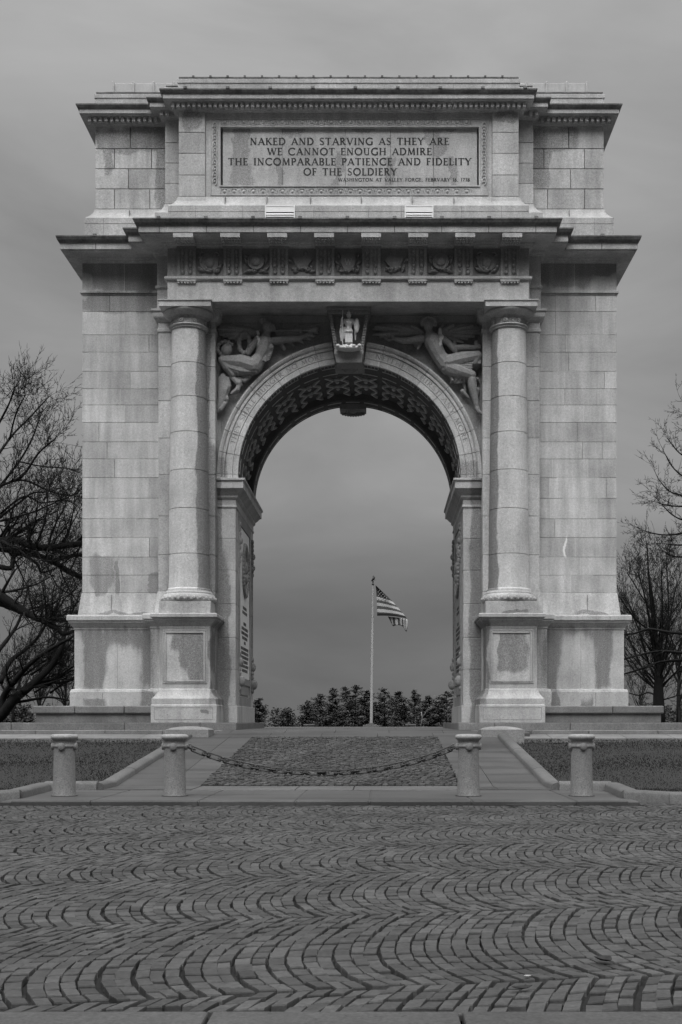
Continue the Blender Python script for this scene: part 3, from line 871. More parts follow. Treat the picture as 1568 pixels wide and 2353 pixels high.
for xs_c, s in ((-3.70, -1), (3.745, 1)):              # running scroll on the sides
    z = 14.86; k = 0
    while z < 16.4:
        sg = 1 if k % 2 else -1
        fr.tube([(xs_c + sg * .055 * cos(q), yf - .015, z + .1 + .1 * sin(q)) for q in [-pi / 2 + 1.6 * pi * w / 10 * sg for w in range(11)]], .018, 5)
        fr.ball((xs_c, yf - .01, z + .1), (.03, .03, .04), 6, 4)
        z += .17; k += 1
fr.build('panel_frame', M_attic, ipo, smooth=50)

# attic cornice, dentils, blocking course, roof
c = MB()
c.ring(PAo, [(-.3, 16.86), (.03, 16.86), (.05, 16.9), (.14, 16.92), (.15, 17.03), (.33, 17.04), (.33, 17.06), (.36, 17.06), (.36, 17.17), (.38, 17.185), (.40, 17.21), (.425, 17.25), (.43, 17.28), (.36, 17.30), (-.3, 17.36)])
c.build('attic_cornice', M_attic, arch, smooth=30, bevel=.005)
c = MB(); c.ring(PAo, [(.37, 17.176), (.388, 17.188), (.407, 17.212), (.432, 17.252), (.44, 17.268), (.44, 17.30), (.3, 17.33), (-.3, 17.38)])
for k in range(9):
    x = -4.1 + 1.16 * k - .35
    c.box(x - .05, x + .05, -1.16, -.9, 17.29, 17.345)
c.build('attic_flashing', M_lead, arch)
def dent(x0, x1, y):
    d = MB()
    n = int((x1 - x0) / .145)
    for q in range(n):
        x = x0 + (x1 - x0) * (q + .5) / n
        d.box(x - .043, x + .043, y - .24, y - .1, 16.9, 17.025)
    d.box(x0, x1, y - .11, y - .05, 16.895, 17.027)
    d.build('dentil_course', M_attic, arch)
dent(-4.9, 4.9, -.7); dent(-5.3, -4.98, -.25); dent(4.98, 5.3, -.25); dent(-7.38, -5.36, .1); dent(5.36, 7.38, .1)
b = MB()
b.ring(PA, [(.0, 17.3), (0, 17.66), (.02, 17.665), (.02, 17.78), (-.02, 17.79), (-.04, 17.8), (-.04, 17.835), (-.3, 17.86)])
b.mi = 1
for x in (-3.3, -.55, 1.0, 2.9): b.box(x - .007, x + .007, -.705, -.65, 17.38, 17.78)
b.build('blocking_course', [M_attic, M_mort], arch, bevel=.008)
b = MB(); b.ring(PA, [(-.03, 17.82), (-.02, 17.84), (-.03, 17.865), (-.4, 17.88)])
for k in range(19):
    x = -4.3 + .475 * k; b.box(x - .03, x + .03, -.69, -.5, 17.85, 17.895)
b.build('coping_flashing', M_lead, arch)
for s in (-1, 1):
    r = MB()
    x0_, x1_ = sorted((s * 6.86, s * 4.3))
    r.prism([(x0_, 17.85), (x1_, 17.85), (x1_, 18.44), (x0_, 18.44)], .75, YB - .7)
    for k in range(5):
        x = s * (6.84 - .02 - .58 * k); r.box(x - .03, x + .03, .70, .80, 17.85, 18.465); r.box(x - .03, x + .03, .81, YB - .7, 18.43, 18.465)
    r.build('attic_roof', M_copper, arch, bevel=.01)

# ventilation louvres on the attic base
for x0_, x1_ in ((-2.29, -1.47), (1.54, 2.33)):
    v_ = MB(); yv = -.945
    frame(v_, x0_, x1_, 13.6, 14.18, yv, .03, .03)
    v_.box(x0_ + .02, x1_ - .02, yv - .02, yv + .02, 14.0, 14.16)
    vo = v_.build('vent', M_white, arch)
    l = MB()
    for q in range(5):
        z = 13.97 - q * .055
        l.add([(x0_ + .03, yv - .035, z - .045), (x1_ - .03, yv - .035, z - .045), (x1_ - .03, yv + .0, z), (x0_ + .03, yv + .0, z),
               (x0_ + .03, yv - .03, z - .053), (x1_ - .03, yv - .03, z - .053), (x1_ - .03, yv + .005, z - .008), (x0_ + .03, yv + .005, z - .008)],
              [(0, 1, 2, 3), (7, 6, 5, 4), (0, 4, 5, 1), (2, 6, 7, 3)])
    l.build('louvre', M_white, vo)
    l = MB(); l.box(x0_ + .02, x1_ - .02, yv + .006, yv + .02, 13.65, 14.0); l.build('vent_back', M_lead, vo)

# ---- keystone with a standing helmeted figure
ks = MB()
def trap(zt, zb, ht, hb, yt, yb, yback=.1):
    """tapered block leaning forward at the top"""
    ks.add([(-hb, yb, zb), (hb, yb, zb), (ht, yt, zt), (-ht, yt, zt), (-hb, yback, zb), (hb, yback, zb), (ht, yback, zt), (-ht, yback, zt)],
           [(0, 1, 2, 3), (7, 6, 5, 4), (0, 4, 5, 1), (3, 2, 6, 7), (0, 3, 7, 4), (1, 5, 6, 2)])
trap(11.46, 10.25, .50, .37, -.48, -.30)
for s in (-1, 1):                                      # carved side frames
    for k in range(14):
        t0, t1 = k / 14, (k + .93) / 14
        z0_, z1_ = 10.32 + .97 * t0, 10.32 + .97 * t1
        x0_, x1_ = .40 + .15 * t0, .40 + .15 * t1
        yy = -.50 - .18 * t0
        ks.add([(s * (x0_ - .10), yy, z0_), (s * x0_, yy, z0_), (s * x1_, yy - .01, z1_), (s * (x1_ - .10), yy - .01, z1_),
                (s * (x0_ - .12), 0, z0_), (s * x0_, 0, z0_), (s * x1_, 0, z1_), (s * (x1_ - .12), 0, z1_)],
               [(0, 1, 2, 3), (7, 6, 5, 4), (0, 4, 5, 1), (3, 2, 6, 7), (0, 3, 7, 4), (1, 5, 6, 2)])
ks.box(-.585, .585, -.72, .1, 11.29, 11.39)
ks.box(-.61, .61, -.78, .1, 11.39, 11.472)
ks.ring([(-.36, -.48), (.36, -.48), (.36, .1), (-.36, .1)], [(-.03, 9.99), (.0, 10.02), (.01, 10.12), (.03, 10.19), (.05, 10.25), (.05, 10.33), (0, 10.34)])
kso = ks.build('keystone', M_carve, arch, bevel=.01)
# brackets under the vault, front and back
for y0_, y1_ in ((.06, .9), (4.3, 4.95)):
    kb = MB()
    zl = 10.10 if y0_ < 1 else 9.97
    kb.box(-.42, .42, y0_, y1_, zl, 10.25)
    kb.tube([(.2 * cos(2 * pi * q / 20), (y0_ + y1_) / 2 + .24 * sin(2 * pi * q / 20), zl) for q in range(21)], .035, 6)
    kb.ball((0, (y0_ + y1_) / 2, zl), (.14, .18, .06), 14, 7)
    if y0_ > 1:
        for q in range(9): kb.ball((-.33 + .0825 * q, y1_ - .1, 9.96 - .045 * (1 - ((q - 4) / 4.0) ** 2)), (.06, .1, .06), 8, 6)
    kb.build('keystone_bracket', M_carve, arch, smooth=40)
fg = MB(); yS = -.64; zb = 10.12
L = fg.limb
fg.ball((0, yS + .02, zb - .03), (.40, .16, .085), 16, 8)
for q in range(12): fg.ball((-.33 + .06 * q, yS - .06 + .03 * sin(q * 2.1), zb + .0 + .03 * cos(q * 1.7)), (.07, .07, .06), 8, 6)
L([(-.05, yS, zb + .07), (-.06, yS, zb + .30), (-.05, yS, zb + .52)], [.05, .055, .075])       # legs under the robe
L([(.07, yS - .02, zb + .07), (.07, yS - .03, zb + .30), (.05, yS, zb + .52)], [.05, .055, .075])
L([(.0, yS, zb + .18), (.0, yS, zb + .5)], [.085, .10])
L([(0, yS, zb + .50), (0, yS + .01, zb + .62), (0, yS, zb + .75), (0, yS, zb + .82)], [.10, .09, .125, .09])
L([(-.12, yS, zb + .83), (.12, yS, zb + .83)], [.06, .06])
for q in range(9): fg.ball((-.11 + .0275 * q, yS - .10, zb + .46 + .012 * (q % 2)), .025, 6, 5)  # hem of the cuirass
for q in range(7): L([(-.1 + .033 * q, yS - .07, zb + .46), (-.1 + .033 * q, yS - .08, zb + .14)], [.017, .02], 6)
L([(0, yS, zb + .86), (0, yS, zb + .95)], [.045, .05])
fg.ball((0, yS - .01, zb + 1.0), (.078, .085, .10), 14, 10)                                    # head
fg.ball((0, yS - .09, zb + .985), (.014, .02, .03), 8, 6); fg.ball((0, yS - .08, zb + .945), (.03, .02, .012), 8, 6)
for s in (-1, 1): fg.ball((s * .03, yS - .078, zb + 1.01), (.014, .01, .01), 6, 5)
fg.ball((0, yS + .0, zb + 1.05), (.095, .10, .075), 14, 8)                                     # helmet and crest
L([(0, yS - .06, zb + 1.13), (0, yS, zb + 1.17), (0, yS + .07, zb + 1.13)], [.025, .035, .025])
L([(-.14, yS, zb + .83), (-.23, yS - .02, zb + .66), (-.21, yS - .1, zb + .84)], [.05, .042, .034])  # right arm up to the spear
fg.ball((-.195, yS - .11, zb + .87), (.03, .03, .04), 8, 6)
L([(.14, yS, zb + .83), (.22, yS + .02, zb + .64), (.24, yS - .06, zb + .5)], [.05, .042, .034])     # left arm behind the shield
fg.ball((.245, yS - .06, zb + .66), (.085, .05, .235), 14, 10)
L([(-.2, yS + .03, zb + .72), (-.25, yS + .03, zb + .5), (-.23, yS + .02, zb + .22)], [.04, .05, .025])   # cloak
L([(.2, yS + .03, zb + .5), (.2, yS + .03, zb + .25)], [.04, .02])
L([(-.14, yS + .02, zb + .6), (-.15, yS + .02, zb + .3)], [.05, .04])
fg.v = [(x_ * .9, y_, 10.385 + (z_ - zb) * .89) for x_, y_, z_ in fg.v]
so = fg.build('statue', M_statue, kso, remesh=.010); so.modifiers['smooth'].iterations = 1; so.modifiers['smooth'].factor = .3
sp_ = MB(); sp_.tube([(-.185, yS - .11, zb + .02), (-.185, yS - .11, zb + 1.06)], .012, 8); sp_.ball((-.185, yS - .11, zb + 1.08), (.018, .012, .04), 8, 6)
sp_.v = [(x_ * .9, y_, 10.385 + (z_ - zb) * .89) for x_, y_, z_ in sp_.v]
sp_.build('spear', M_statue, kso, smooth=60)
# ------------------------------------------------------------------ carved roman lettering (own stroke alphabet)
TH, TN = .15, .085
FONT = {
 'A': (.80, [('l', .06, 0, .42, 1, TN, 1), ('l', .40, 1, .76, 0, TH, 2), ('l', .18, .34, .62, .34, TN, 0)]),
 'B': (.62, [('l', .12, 0, .12, 1, TH, 0), ('l', .0, .97, .32, .97, TN, 0), ('a', .30, .755, .20, .215, 90, -90, TH), ('l', .12, .53, .34, .53, TN, 0), ('a', .33, .275, .25, .245, 90, -90, TH), ('l', .0, .03, .34, .03, TN, 0)]),
 'C': (.86, [('a', .50, .5, .44, .48, 48, 312, TH), ('l', .80, .98, .80, .76, TN, 0), ('l', .80, .24, .80, .08, TN, 0)]),
 'D': (.82, [('l', .14, 0, .14, 1, TH, 0), ('l', .0, .97, .36, .97, TN, 0), ('a', .34, .5, .42, .47, 90, -90, TH), ('l', .0, .03, .36, .03, TN, 0)]),
 'E': (.58, [('l', .14, 0, .14, 1, TH, 0), ('l', .0, .97, .52, .97, TN, 0), ('l', .14, .52, .44, .52, TN, 0), ('l', .0, .03, .56, .03, TN, 0), ('l', .52, .99, .52, .85, TN * .8, 0), ('l', .55, .01, .55, .17, TN * .8, 0), ('l', .43, .44, .43, .60, TN * .8, 0)]),
 'F': (.56, [('l', .14, 0, .14, 1, TH, 4), ('l', .0, .97, .52, .97, TN, 0), ('l', .14, .52, .44, .52, TN, 0), ('l', .52, .99, .52, .84, TN * .8, 0), ('l', .43, .44, .43, .60, TN * .8, 0)]),
 'G': (.88, [('a', .50, .5, .44, .48, 48, 300, TH), ('l', .78, 0, .78, .44, TH, 0), ('l', .66, .44, .88, .44, TN, 0), ('l', .80, .98, .80, .78, TN, 0)]),
 'H': (.84, [('l', .14, 0, .14, 1, TH, 3), ('l', .70, 0, .70, 1, TH, 3), ('l', .14, .52, .70, .52, TN, 0)]),
 'I': (.28, [('l', .14, 0, .14, 1, TH, 3)]),
 'K': (.76, [('l', .14, 0, .14, 1, TH, 3), ('l', .18, .46, .62, 1, TN, 2), ('l', .30, .60, .70, 0, TH, 2)]),
 'L': (.56, [('l', .14, 0, .14, 1, TH, 8), ('l', .0, .03, .54, .03, TN, 0), ('l', .53, .01, .53, .19, TN * .8, 0)]),
 'M': (.98, [('l', .12, 0, .18, 1, TN, 1), ('l', .18, 1, .49, .05, TH, 0), ('l', .49, .05, .80, 1, TN, 0), ('l', .80, 1, .86, 0, TH, 2), ('l', .08, .97, .22, .97, TN * .7, 0)]),
 'N': (.86, [('l', .14, 0, .14, 1, TN, 1), ('l', .12, 1, .72, 0, TH, 0), ('l', .72, 0, .72, 1, TN, 2), ('l', .02, .97, .16, .97, TN * .7, 0)]),
 'O': (.96, [('a', .48, .5, .42, .48, 0, 360, TH)]),
 'P': (.60, [('l', .14, 0, .14, 1, TH, 4), ('l', .0, .97, .32, .97, TN, 0), ('a', .30, .725, .24, .245, 90, -90, TH), ('l', .14, .48, .32, .48, TN, 0)]),
 'R': (.72, [('l', .14, 0, .14, 1, TH, 4), ('l', .0, .97, .32, .97, TN, 0), ('a', .30, .745, .22, .225, 90, -90, TH), ('l', .14, .52, .32, .52, TN, 0), ('l', .30, .52, .66, 0, TH, 2)]),
 'S': (.58, [('a', .29, .74, .21, .23, 40, 250, TN * 1.1), ('l', .17, .62, .43, .40, TH, 0), ('a', .29, .26, .23, .23, 60, -140, TN * 1.1), ('l', .46, .97, .46, .80, TN * .8, 0), ('l', .08, .03, .08, .2, TN * .8, 0)]),
 'T': (.72, [('l', .36, 0, .36, 1, TH, 4), ('l', .02, .97, .70, .97, TN, 0), ('l', .03, .99, .03, .82, TN * .8, 0), ('l', .69, .99, .69, .82, TN * .8, 0)]),
 'U': (.80, [('l', .14, 1, .14, .34, TH, 16), ('a', .39, .34, .25, .31, 180, 360, TN * 1.2), ('l', .64, 1, .64, .0, TN, 16)]),
 'V': (.78, [('l', .06, 1, .40, 0, TH, 16), ('l', .40, 0, .72, 1, TN, 2)]),
 'W': (1.12, [('l', .05, 1, .33, 0, TH, 16), ('l', .33, 0, .58, 1, TN, 0), ('l', .54, 1, .82, 0, TH, 0), ('l', .82, 0, 1.06, 1, TN, 2)]),
 'Y': (.74, [('l', .04, 1, .37, .48, TH, 16), ('l', .37, .48, .70, 1, TN, 2), ('l', .37, 0, .37, .5, TH, 4)]),
 '1': (.30, [('l', .15, 0, .15, 1, TH, 1), ('l', .02, .86, .15, .98, TN, 0)]),
 '6': (.56, [('a', .28, .30, .20, .28, 0, 360, TH), ('l', .10, .36, .42, .98, TH, 0)]),
 '7': (.54, [('l', .04, .96, .52, .96, TH * .8, 0), ('l', .52, .96, .22, 0, TH, 0)]),
 '8': (.54, [('a', .27, .74, .17, .23, 0, 360, TH * .8), ('a', .27, .27, .22, .26, 0, 360, TH)]),
 ',': (.22, [('l', .12, .06, .06, -.14, TH, 0)]),
}
def letters(mb, s, place, cap, width, wt=1.0, space=.62, gap=.16):
    """draw s along u in [0,width]; place(u, v, lift) -> point"""
    tot = 0
    for ch in s: tot += (space if ch == ' ' else FONT[ch][0] + gap)
    tot -= gap
    kx = width / (tot * cap); u = 0.0; lift = 0.0
    for ch in s:
        if ch == ' ': u += space; continue
        w, st = FONT[ch]
        def stroke(pts, wd):
            nonlocal lift
            lift += .00025
            if lift > .003: lift = 0
            n = len(pts); vs = []
            for i in range(n):
                p0, p1 = pts[max(0, i - 1)], pts[min(n - 1, i + 1)]
                dx, dy = p1[0] - p0[0], p1[1] - p0[1]; l = sqrt(dx * dx + dy * dy) or 1
                nx, ny = -dy / l * wd / 2 * wt, dx / l * wd / 2 * wt
                for sg in (1, -1):
                    vs.append(tuple(place((u + pts[i][0] + sg * nx) * cap * kx, (pts[i][1] + sg * ny) * cap, lift)))
            mb.add(vs, [(2 * i, 2 * i + 1, 2 * i + 3, 2 * i + 2) for i in range(n - 1)])
        for k in st:
            if k[0] == 'l':
                _, x0, y0, x1, y1, wd, sf = k
                stroke([(x0, y0), (x1, y1)], wd)
                ser = []
                if sf in (1, 3, 4): ser.append((x0, y0) if y0 < y1 else (x1, y1))
                if sf in (3, 8): ser.append((x1, y1) if y0 < y1 else (x0, y0))
                if sf == 16: ser.append((x0, y0))
                if sf == 2: ser.append((x1, y1))
                for sx, sy in ser:
                    yy = .025 if sy < .5 else .975
                    stroke([(sx - .15, yy), (sx + .15, yy)], .055)
            else:
                _, cx_, cy_, rx, ry, a0, a1, wd = k
                n = max(6, int(abs(a1 - a0) / 22))
                stroke([(cx_ + rx * cos(radians(a0 + (a1 - a0) * i / n)), cy_ + ry * sin(radians(a0 + (a1 - a0) * i / n))) for i in range(n + 1)], wd)
        u += w + gap
yt = YI - .004
for s_, x0, x1, base, cap in (("NAKED AND STARVING AS THEY ARE", 575, 1032, 332.6, 16.2), ("WE CANNOT ENOUGH ADMIRE", 615, 992, 355.9, 16.2),
                              ("THE INCOMPARABLE PATIENCE AND FIDELITY", 525, 1083, 379.2, 16.2), ("OF THE SOLDIERY", 698, 912, 402.4, 16.2),
                              ("WASHINGTON AT VALLEY FORGE, FEBRVARY 16, 1778", 778, 1080, 416.4, 7.6)):
    tx = MB(); xa, xb, zb_ = X(x0, yt), X(x1, yt), Z(base, yt)
    letters(tx, s_, lambda u, v, l, xa=xa, zb_=zb_: (xa + u, yt - l, zb_ + v), cap / sc(yt), xb - xa, 1.25 if cap > 10 else 1.3)
    tx.build('inscription_line', M_incise, ipo, fix=False)
def arc_text(s_, a0, a1, r, cap):
    t = MB(); w = abs(a1 - a0) * r
    letters(t, s_, lambda u, v, l: ((r + v) * cos(a0 - u / r), -.0475 - l, ACZ + (r + v) * sin(a0 - u / r)), cap, w, 1.05)
    return t.build('arch_inscription', M_incise2, avos[-1 if a0 > pi / 2 else 1], fix=False)
arc_text("THEY SHALL HUNGER NO MORE", radians(180 - 14.5), radians(180 - 77.5), 3.335, .135)
arc_text("NEITHER THIRST ANY MORE", radians(77.5), radians(15.5), 3.335, .135)
w_ = MB(); letters(w_, "W", lambda u, v, l: (-.1 + u, -1.222 - l, 12.45 + v), .17, .2, 1.1); w_.build('shield_letter', M_incise2, eo, fix=False)

# ------------------------------------------------------------------ spandrel figures in relief
PXZ = .31888 * .57436
def rl(zx, zy, y=-.06): return at(820 * .57436 + zx * PXZ, 1220 * .57436 + zy * PXZ, y - .07)
def rr(zx, zy, y=-.06): return at(1480 * .57436 + zx * PXZ, 1220 * .57436 + zy * PXZ, y - .07)
def zr(r): return r * PXZ / 82.0
def wing(mb, f, root, tips, y=0.0, w=26):
    for i, tp in enumerate(tips):
        a_, b_ = f(*root, y - .03), f(*tp, y - .02 - .02 * (i % 2))
        mid = (a_ + b_) / 2
        mb.tube([a_, mid + Vector((0, -.03 * (i % 2), 0)), b_ + Vector((0, -.02 * (i % 2), 0))], [zr(w) * .9, zr(w) * 1.25, zr(w) * .7], 8)
def finish(mb, name, lab):
    o = mb.build(name, M_carve, arch, remesh=.011); o.modifiers['smooth'].iterations = 1; o.modifiers['smooth'].factor = .25; o['label'] = lab; return o
g = MB()
wing(g, rl, (690, 350), [(180, 265), (165, 300), (165, 340), (180, 375), (230, 400), (300, 425), (380, 450), (300, 280), (450, 275)])
wing(g, rl, (900, 330), [(1440, 255), (1440, 300), (1430, 345), (1390, 390), (1340, 430), (1240, 470), (1120, 510), (1000, 570), (960, 540)])
g.limb([rl(770, 410, -.12), rl(760, 480, -.14), rl(740, 570, -.14), rl(700, 650, -.12), rl(620, 760, -.12)], [zr(70), zr(105), zr(95), zr(80), zr(110)])
g.ball(rl(825, 530, -.22), (zr(42), zr(36), zr(42)), 10, 8); g.ball(rl(720, 520, -.22), (zr(40), zr(34), zr(40)), 10, 8)
g.limb([rl(770, 390, -.14), rl(785, 330, -.16)], [zr(48), zr(45)])
g.ball(rl(790, 280, -.18), (zr(66), zr(66), zr(82)), 14, 10)
for q in range(9): g.ball(rl(790 + 85 * cos(q * .62 - .4 + 1.2), 240 - 55 * sin(q * .62 - .4), -.16), zr(34), 8, 6)   # hair
g.ball(rl(862, 300, -.2), zr(18), 8, 6)
g.limb([rl(870, 450, -.16), rl(1020, 430, -.15), rl(1180, 420, -.14), rl(1290, 370, -.13)], [zr(52), zr(46), zr(38), zr(26)])
for q in range(5): g.limb([rl(1290, 365, -.13), rl(1330 + 8 * q, 330 + 16 * q, -.13)], [zr(17), zr(13)], 6)
g.limb([rl(850, 325, -.2), rl(1310, 318, -.16)], [zr(9), zr(14)], 8); g.limb([rl(1310, 318, -.15), rl(1390, 300, -.13)], [zr(16), zr(42)], 10); g.ball(rl(1205, 325, -.17), zr(26), 8, 6)
g.limb([rl(660, 430, -.14), rl(600, 520, -.14), rl(545, 610, -.14)], [zr(48), zr(42), zr(28)])
for q in range(26):                                    # wreath held in the hand
    a_ = 2 * pi * q / 26; g.ball(rl(497 + 66 * cos(a_), 480 + 125 * sin(a_), -.1), zr(30 + 5 * (q % 2)), 8, 6)
g.limb([rl(610, 770, -.14), rl(450, 720, -.16), rl(230, 700, -.18)], [zr(105), zr(100), zr(60)])                      # draped legs
g.limb([rl(560, 810, -.14), rl(420, 830, -.16), rl(330, 800, -.18)], [zr(70), zr(60), zr(45)])
g.limb([rl(220, 690, -.18), rl(280, 780, -.17), rl(350, 870, -.14)], [zr(55), zr(60), zr(45)])
for q in range(5): g.limb([rl(190 + 30 * q, 690 + 12 * q, -.2), rl(260 + 32 * q, 800 + 10 * q, -.2), rl(350 + 30 * q, 880 - 6 * q, -.16)], [zr(14), zr(18), zr(14)], 6)
g.ball(rl(275, 565, -.14), (zr(72), zr(60), zr(78)), 12, 9); g.ball(rl(320, 575, -.2), zr(16), 6, 5)
for q in range(10): g.ball(rl(255 + 95 * cos(q * .5 + .6), 545 - 85 * sin(q * .5 + .6), -.12), zr(30), 8, 6)
for x0, y0, x1, y1, x2, y2, w in ((230, 900, 225, 1060, 205, 1320, 42), (200, 920, 195, 1100, 170, 1330, 30), (280, 930, 300, 1020, 280, 1110, 36), (340, 900, 420, 980, 450, 1000, 40),
                                  (440, 960, 410, 1060, 340, 1110, 34), (260, 1100, 280, 1180, 275, 1240, 24), (420, 920, 500, 950, 560, 920, 26), (480, 890, 560, 900, 600, 870, 26), (250, 1240, 200, 1310, 150, 1350, 30)):
    g.limb([rl(x0, y0, -.1), rl(x1, y1, -.12), rl(x2, y2, -.08)], [zr(w), zr(w), zr(w * .7)], 8)
rg = random.Random(41)
for q in range(9):                                     # folds over the lap, sash, skirt
    t = q / 8; g.limb([rl(600 + 40 * t, 690 + 150 * t, -.24), rl(460, 650 + 175 * t, -.27), rl(300 - 40 * t, 650 + 120 * t, -.26)], [zr(13), zr(22), zr(13)], 6)
for q in range(6): g.limb([rl(540 + 22 * q, 650 + 14 * q, -.22), rl(575 + 20 * q, 730 + 10 * q, -.25), rl(600 + 16 * q, 830, -.2)], [zr(13), zr(19), zr(12)], 6)
for q in range(5): g.limb([rl(690, 570 + 26 * q, -.2), rl(760, 600 + 26 * q, -.25), rl(850 - 10 * q, 580 + 26 * q, -.2)], [zr(10), zr(16), zr(10)], 6)
for q in range(8): g.limb([rl(215 + 9 * q, 910, -.15), rl(205 + 10 * q, 1060, -.17), rl(160 + 12 * q, 1290 - 14 * q, -.13)], [zr(13), zr(17), zr(12)], 6)
finish(g, 'spandrel_relief', 'winged trumpeter carved in relief left of the keystone')
g = MB()
wing(g, rr, (680, 360), [(30, 300), (60, 270), (150, 262), (280, 255), (400, 252), (520, 260), (600, 290), (40, 370), (120, 400), (560, 520), (480, 480), (600, 560)])
wing(g, rr, (850, 370), [(920, 260), (1050, 250), (1180, 255), (1300, 262), (1400, 280), (1400, 320), (1390, 360), (1320, 400), (1230, 430), (1180, 480), (1100, 440)])
g.limb([rr(760, 390, -.12), rr(790, 460, -.15), rr(830, 560, -.15), rr(880, 650, -.13), rr(960, 740, -.13)], [zr(75), zr(112), zr(100), zr(92), zr(110)])
g.limb([rr(750, 380, -.14), rr(745, 320, -.16)], [zr(48), zr(45)])
g.ball(rr(735, 255, -.18), (zr(62), zr(64), zr(82)), 14, 10)
for q in range(9): g.ball(rr(740 + 80 * cos(q * .45 - .3), 225 - 62 * sin(q * .45 - .3), -.16), zr(34), 8, 6)
g.ball(rr(735, 265, -.26), (zr(12), zr(16), zr(20)), 6, 5)
g.limb([rr(660, 420, -.14), rr(540, 440, -.14), rr(420, 450, -.13), rr(330, 430, -.12)], [zr(52), zr(46), zr(40), zr(28)])
for q in range(5): g.limb([rr(330, 425, -.12), rr(250 + 10 * q, 330 + 26 * q, -.1)], [zr(14), zr(10)], 6)
for q in range(16): g.ball(rr(250 + 70 * cos(q * .4), 350 + 90 * sin(q * .4), -.05), zr(22), 8, 6)
g.limb([rr(900, 420, -.14), rr(990, 480, -.15), rr(1060, 560, -.16)], [zr(52), zr(44), zr(34)])
g.limb([rr(1060, 540, -.14), rr(1190, 530, -.14), rr(1320, 540, -.13)], [zr(36), zr(40), zr(34)]); g.ball(rr(1340, 490, -.12), (zr(30), zr(30), zr(52)), 8, 6); g.ball(rr(1370, 530, -.12), zr(40), 8, 6)
g.limb([rr(1060, 480, -.1), rr(1070, 560, -.14), rr(1080, 620, -.14)], [zr(30), zr(36), zr(18)])
g.limb([rr(980, 730, -.15), rr(1160, 680, -.18), rr(1350, 640, -.2)], [zr(105), zr(95), zr(66)])
g.limb([rr(1350, 640, -.2), rr(1320, 720, -.18), rr(1310, 770, -.14)], [zr(62), zr(58), zr(36)])
g.limb([rr(980, 780, -.14), rr(1120, 830, -.17), rr(1280, 880, -.19)], [zr(100), zr(92), zr(60)])
for q in range(5): g.limb([rr(960 + 40 * q, 800 + 20 * q, -.22), rr(1040 + 40 * q, 830 + 18 * q, -.25), rr(1150 + 30 * q, 850 + 14 * q, -.23)], [zr(10), zr(14), zr(10)], 6)
for q in range(4): g.limb([rr(1000 + 10 * q, 890 + 22 * q, -.1), rr(1100, 930 + 14 * q, -.13), rr(1220, 930 + 8 * q, -.12)], [zr(16), zr(20), zr(14)], 6)
g.limb([rr(1280, 930, -.18), rr(1290, 1020, -.15), rr(1320, 1160, -.13), rr(1345, 1280, -.12)], [zr(58), zr(60), zr(44), zr(30)])
g.limb([rr(1345, 1290, -.12), rr(1370, 1340, -.14), rr(1410, 1365, -.15)], [zr(34), zr(28), zr(18)])
for x0, y0, x1, y1 in ((1180, 960, 1200, 1080), (1160, 1080, 1240, 1160), (1360, 1060, 1350, 1140), (1350, 930, 1370, 960), (1330, 800, 1430, 740)):
    g.limb([rr(x0, y0, -.05), rr(x1, y1, -.04)], [zr(28), zr(16)], 8)
for q in range(10):
    t = q / 9; g.limb([rr(900 + 60 * t, 640 + 160 * t, -.24), rr(1080 + 20 * t, 640 + 200 * t, -.28), rr(1300 - 30 * t, 610 + 270 * t, -.27)], [zr(13), zr(20), zr(13)], 6)
for q in range(6): g.limb([rr(720 + 12 * q, 500 + 20 * q, -.2), rr(800 + 10 * q, 560 + 18 * q, -.26), rr(900, 540 + 22 * q, -.2)], [zr(10), zr(16), zr(10)], 6)
for q in range(7): g.limb([rr(1260 + 22 * q, 660, -.22), rr(1250 + 22 * q, 730, -.25), rr(1270 + 16 * q, 800 - 6 * q, -.18)], [zr(12), zr(17), zr(10)], 6)
for q in range(4): g.limb([rr(1010 + 50 * q, 880 + 10 * q, -.15), rr(1040 + 50 * q, 940, -.18), rr(1010 + 60 * q, 985, -.1)], [zr(12), zr(16), zr(10)], 6)
finish(g, 'spandrel_relief', 'winged figure with one bare leg carved right of the keystone')

# ------------------------------------------------------------------ steps of the arch
M_step2 = M_step
def step_run(name, y0, ztop, zbot, xin, splits, front_z=None, label=None, depth=.8, back=None):
    for s in (-1, 1):
        m = MB()
        xs = [xin] + [q for q in splits] + [24]
        fz = front_z if front_z is not None else ztop
        for a_, b_ in zip(xs[:-1], xs[1:]):
            m.tint = RNG.uniform(-.12, .12)
            xa, xb = sorted((s * a_, s * b_))
            yb = y0 + depth
            m.add([(xa + .006, y0, zbot), (xb - .006, y0, zbot), (xb - .006, yb, zbot), (xa + .006, yb, zbot), (xa + .006, y0, fz), (xb - .006, y0, fz), (xb - .006, yb, ztop), (xa + .006, yb, ztop)],
                  [(0, 3, 2, 1), (4, 5, 6, 7), (0, 1, 5, 4), (1, 2, 6, 5), (2, 3, 7, 6), (3, 0, 4, 7)])
        m.tint = 0
        if back: m.box(*sorted((s * xin, s * 24)), y0 + depth + .004, back, zbot, ztop - .003)
        m.build(name, M_step2, arch, bevel=.012)
step_run('step', -2.1, 0.0, -.6, 2.935, [3.9, 5.9, 8.9, 10.6, 12.8, 15, 18], back=5.6)
step_run('step', -2.62, -.2, -.6, 3.25, [4.8, 6.3, 8.1, 9.6, 11.2, 12.6, 15, 18], depth=.54)
step_run('step', -3.55, -.30, -.7, 4.35, [5.2, 7.1, 8.3, 9.4, 11.4, 13, 15, 18], front_z=-.385, depth=.95)

